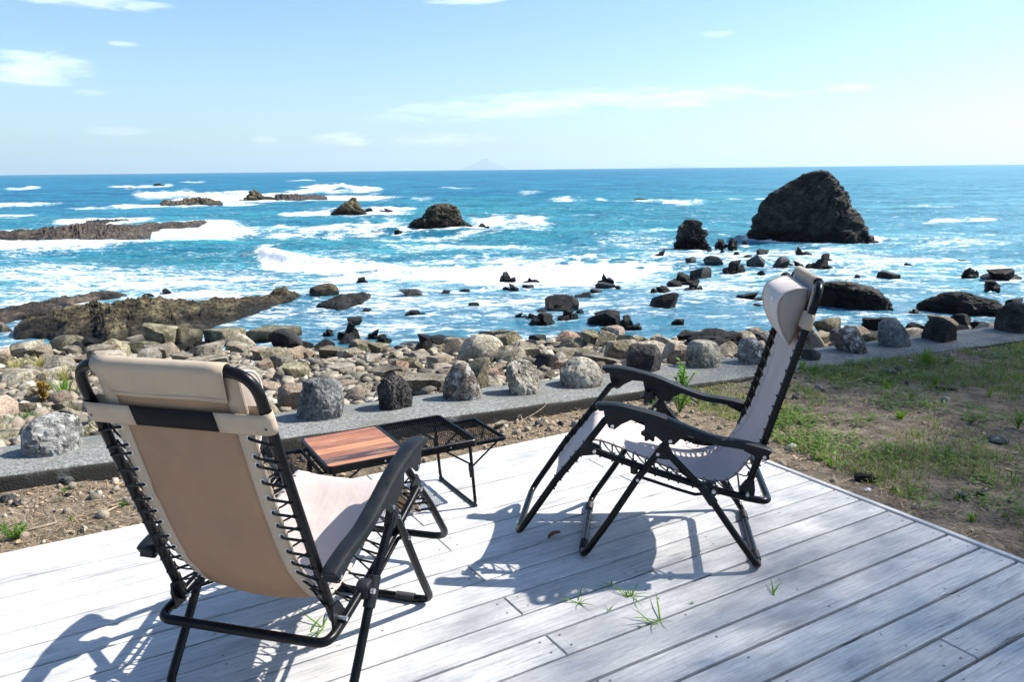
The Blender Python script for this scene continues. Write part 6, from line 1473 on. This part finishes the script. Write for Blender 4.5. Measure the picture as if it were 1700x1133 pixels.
# blades coming up through the deck gaps
for (px, py, h, n, lab) in [(958, 1002, 26, 9, 'spreading sprig of grass on the deck in front of the shadow'), (1045, 992, 28, 12, 'thickest grass sprig in the deck gap by the chair shadow'), (1012, 1014, 14, 5, 'tiny grass sprig between two larger ones on the deck'), (1090, 1032, 46, 6, 'long bladed grass sprig lying over the lower deck plank'), (1150, 1004, 14, 4, 'single short grass sprig in the gap beside the chair foot'), (1018, 975, 22, 5, 'thin grass sprig standing at the edge of the chair shadow'), (530, 1046, 46, 6, 'grass sprig under the seat of the chair seen from behind'), (1288, 990, 30, 4, 'wispy grass sprig in the shaded plank gap')]:
    weed(px, py, h, n, 'weed', lab, leafy=False, spread=2.0, flat=0.42, z=0.0, name='grass_sprig', cat='grass sprig', group='grass sprigs in the deck gaps')
# small finds
def twig(pts, rad, label, mat='twig'):
    mb = MB(); mb.tube([tuple(v) for v in catmull(pts, 5)], [rad * (1 - 0.6 * i / (5 * (len(pts) - 1))) for i in range(5 * (len(pts) - 1) + 1)], 6); o = mb.build('twig', MT[mat]); tag(o, label, 'twig'); return o
def g3(px, py, dz=0.0): p = on_ground(px, py); return (p[0], p[1], p[2] + dz)
def b3(px, py, dz=0.0): p = on_beach(px, py); return (p[0], p[1], p[2] + dz)
twig([g3(868, 700, 0.01), g3(890, 697, 0.05), g3(905, 694, 0.09), g3(914, 690, 0.15)], 0.004, 'bleached curved twig arching up to the ledge lip')
twig([g3(868, 702, 0.01), g3(862, 694, 0.05), g3(858, 690, 0.08)], 0.003, 'short bleached twig forking by the ledge foot')
twig([g3(95, 870, 0.006), g3(60, 880, 0.01), g3(15, 890, 0.006)], 0.004, 'thin straw coloured stick on the soil by the deck')
twig([g3(172, 855, 0.006), g3(188, 848, 0.012), g3(200, 842, 0.006)], 0.006, 'pale stick on the soil near the chair frame')
twig([b3(148, 594, 0.05), b3(164, 587, 0.10), b3(176, 581, 0.16)], 0.016, 'driftwood stick leaning across pale stones on the beach')
twig([b3(306, 583, 0.12), b3(318, 589, 0.08), b3(332, 597, 0.05)], 0.012, 'thin driftwood stick in front of the cracked tan boulder')
twig([b3(1012, 603, 0.05), b3(1022, 600, 0.10), b3(1030, 598, 0.14)], 0.010, 'small driftwood twig near the brown sloping slab')
twig([g3(1400, 640, 0.01), g3(1440, 632, 0.03), g3(1452, 626, 0.02)], 0.004, 'pale stalk lying in the shaded grass')
p = on_ground(1441, 802); V_, F_ = rock_shape(77, planes=4, dmin=0.6, dmax=0.9, rough=0.35, edge=0.2, sub=4); me = np_mesh('charred_lump', V_, F_, MT['char'])
o = link('charred_lump', me, loc=(p[0], p[1] + 0.03, p[2]), rotz=-0.35, scale=(0.12, 0.055, 0.035)); tag(o, 'knobbly black lump lying on bare soil just off the deck', 'debris')
mb = MB(); p = on_ground(1436, 817); mb.ext([(0, 0, 0.004), (0.02, -0.008, 0.008), (0.034, 0.004, 0.012), (0.022, 0.016, 0.016), (0.004, 0.014, 0.010), (0.016, 0.004, 0.015)], [(0, 1, 5), (1, 2, 5), (2, 3, 5), (3, 4, 5), (4, 0, 5)]); o = mb.build('shell_flake', MT['shell'], smooth=False); o.location = tuple(p); tag(o, 'white shell flake on bare soil by the black lump', 'shell')
p = gp(920, 893, 0.0); mb = MB(); rows = []
for i in range(7):
    t = i / 6; w = 0.014 * math.sin(math.pi * min(1, t * 0.95 + 0.05)) ** 0.8; rows.append([(t * 0.075 - 0.037, s * w, 0.006 + abs(s) * 0.010 + 0.006 * math.sin(t * 3)) for s in (-1, -0.5, 0, 0.5, 1)])
mb.grid(rows); o = mb.build('dead_leaf', MT['leafbrown']); o.location = tuple(p); o.rotation_euler = (0, 0, 0.75); tag(o, 'curled brown dead leaf in the chair shadow on the deck', 'leaf')

# ------------------------------------------------------------------ the tree standing off to the side that shades the corner
def in_poly(px, py, poly):
    c = False; j = len(poly) - 1
    for i in range(len(poly)):
        if (poly[i][1] > py) != (poly[j][1] > py) and px < (poly[j][0] - poly[i][0]) * (py - poly[i][1]) / (poly[j][1] - poly[i][1]) + poly[i][0]: c = not c
        j = i
    return c
SHADE = [([(1560, 878), (1720, 920), (2300, 1000), (2600, 1700), (1050, 1700), (1130, 1133), (1290, 1050), (1430, 955)], 0.55, 0.0),
         ([(1500, 610), (1560, 590), (1720, 560), (2400, 560), (2500, 1000), (1720, 915), (1540, 868), (1470, 810), (1510, 740), (1620, 690), (1560, 650)], 0.36, -0.12),
         ([(1335, 592), (1700, 540), (2200, 500), (2200, 600), (1700, 600), (1500, 650), (1345, 640)], 1.0, -0.10)]
tree = empty('shade_tree', (17.5, 5.5, -0.1)); tag(tree, 'leafy tree standing beyond the picture edge that shades the grass', 'tree')
r = np.random.default_rng(5); pts = []
while len(pts) < 6600:
    gx, gy = r.uniform(0, 9), r.uniform(0.2, 9.5); xx, yy = proj_np(np.array([[gx, gy, -0.1]])); 
    if gy < 0.8: continue
    for poly, dens, z in SHADE:
        if in_poly(xx[0], yy[0], poly):
            if r.random() > dens: break
            cl_ = vnoise(np.array([[gx * 2.2, gy * 2.2, 0]]), 9)[0]
            if cl_ < -0.62: break
            tt_ = r.uniform(15.0, 21.0); q = np.array([gx, gy, z]) + SUN_V * tt_
            if q[0] < 0.82 * q[1] + 0.6: break
            pts.append(q); break
pts = np.array(pts) - np.array([17.5, 5.5, -0.1]); V = []; F = []; k = 0
for q in pts:
    for _ in range(12):
        c = q + r.normal(size=3) * 0.42; a = r.normal(size=3); a /= np.linalg.norm(a); b = np.cross(a, r.normal(size=3)); b /= np.linalg.norm(b); L, w = r.uniform(0.026, 0.046), r.uniform(0.013, 0.022)
        V += [c - a * L, c + b * w, c + a * L, c - b * w]; F.append((k, k + 1, k + 2, k + 3)); k += 4
cr = link('crown', np_mesh('crown', np.array(V), np.array(F), MT['needle'], smooth=False), tree); tag(cr, kind='stuff')
mb = MB(); mb.tube([tuple(v) for v in catmull([(0, 0, -0.2), (0.15, 0.1, 1.5), (-0.1, 0.25, 4.2), (-0.3, 0.5, 7.0), (-0.5, 0.8, 10.0), (-0.6, 1.2, 13.0)], 5)], [0.34 - 0.011 * i for i in range(26)], 12); mb.build('trunk', MT['bark'], tree)
lim = np.argsort(r.random(len(pts)))[:26]
for i in lim:
    q = pts[i]; s = np.array([-0.35, 0.55, 8.0 + r.uniform(-1.5, 3.5)]); mid = (s + q) / 2 + np.array([0, 0, 0.5]); mb = MB(); pp_ = catmull([tuple(s), tuple(mid), tuple(q)], 5); mb.tube([tuple(v) for v in pp_], [0.06 - 0.0052 * j for j in range(len(pp_))], 6); mb.build('limb', MT['bark'], tree)

# ------------------------------------------------------------------ sea air
m, g = new_mat('sea_haze'); vol = g.node('ShaderNodeVolumePrincipled', {'Color': (0.74, 0.92, 1.0, 1), 'Density': 4.9e-5, 'Anisotropy': 0.25}); o_ = g.node('ShaderNodeOutputMaterial'); g.nt.links.new(vol.outputs[0], o_.inputs['Volume'])
mb = MB(); mb.box((-47000, -2000, -62), (47000, 47000, 720)); hz = mb.build('haze', m, smooth=False); tag(hz, kind='stuff')
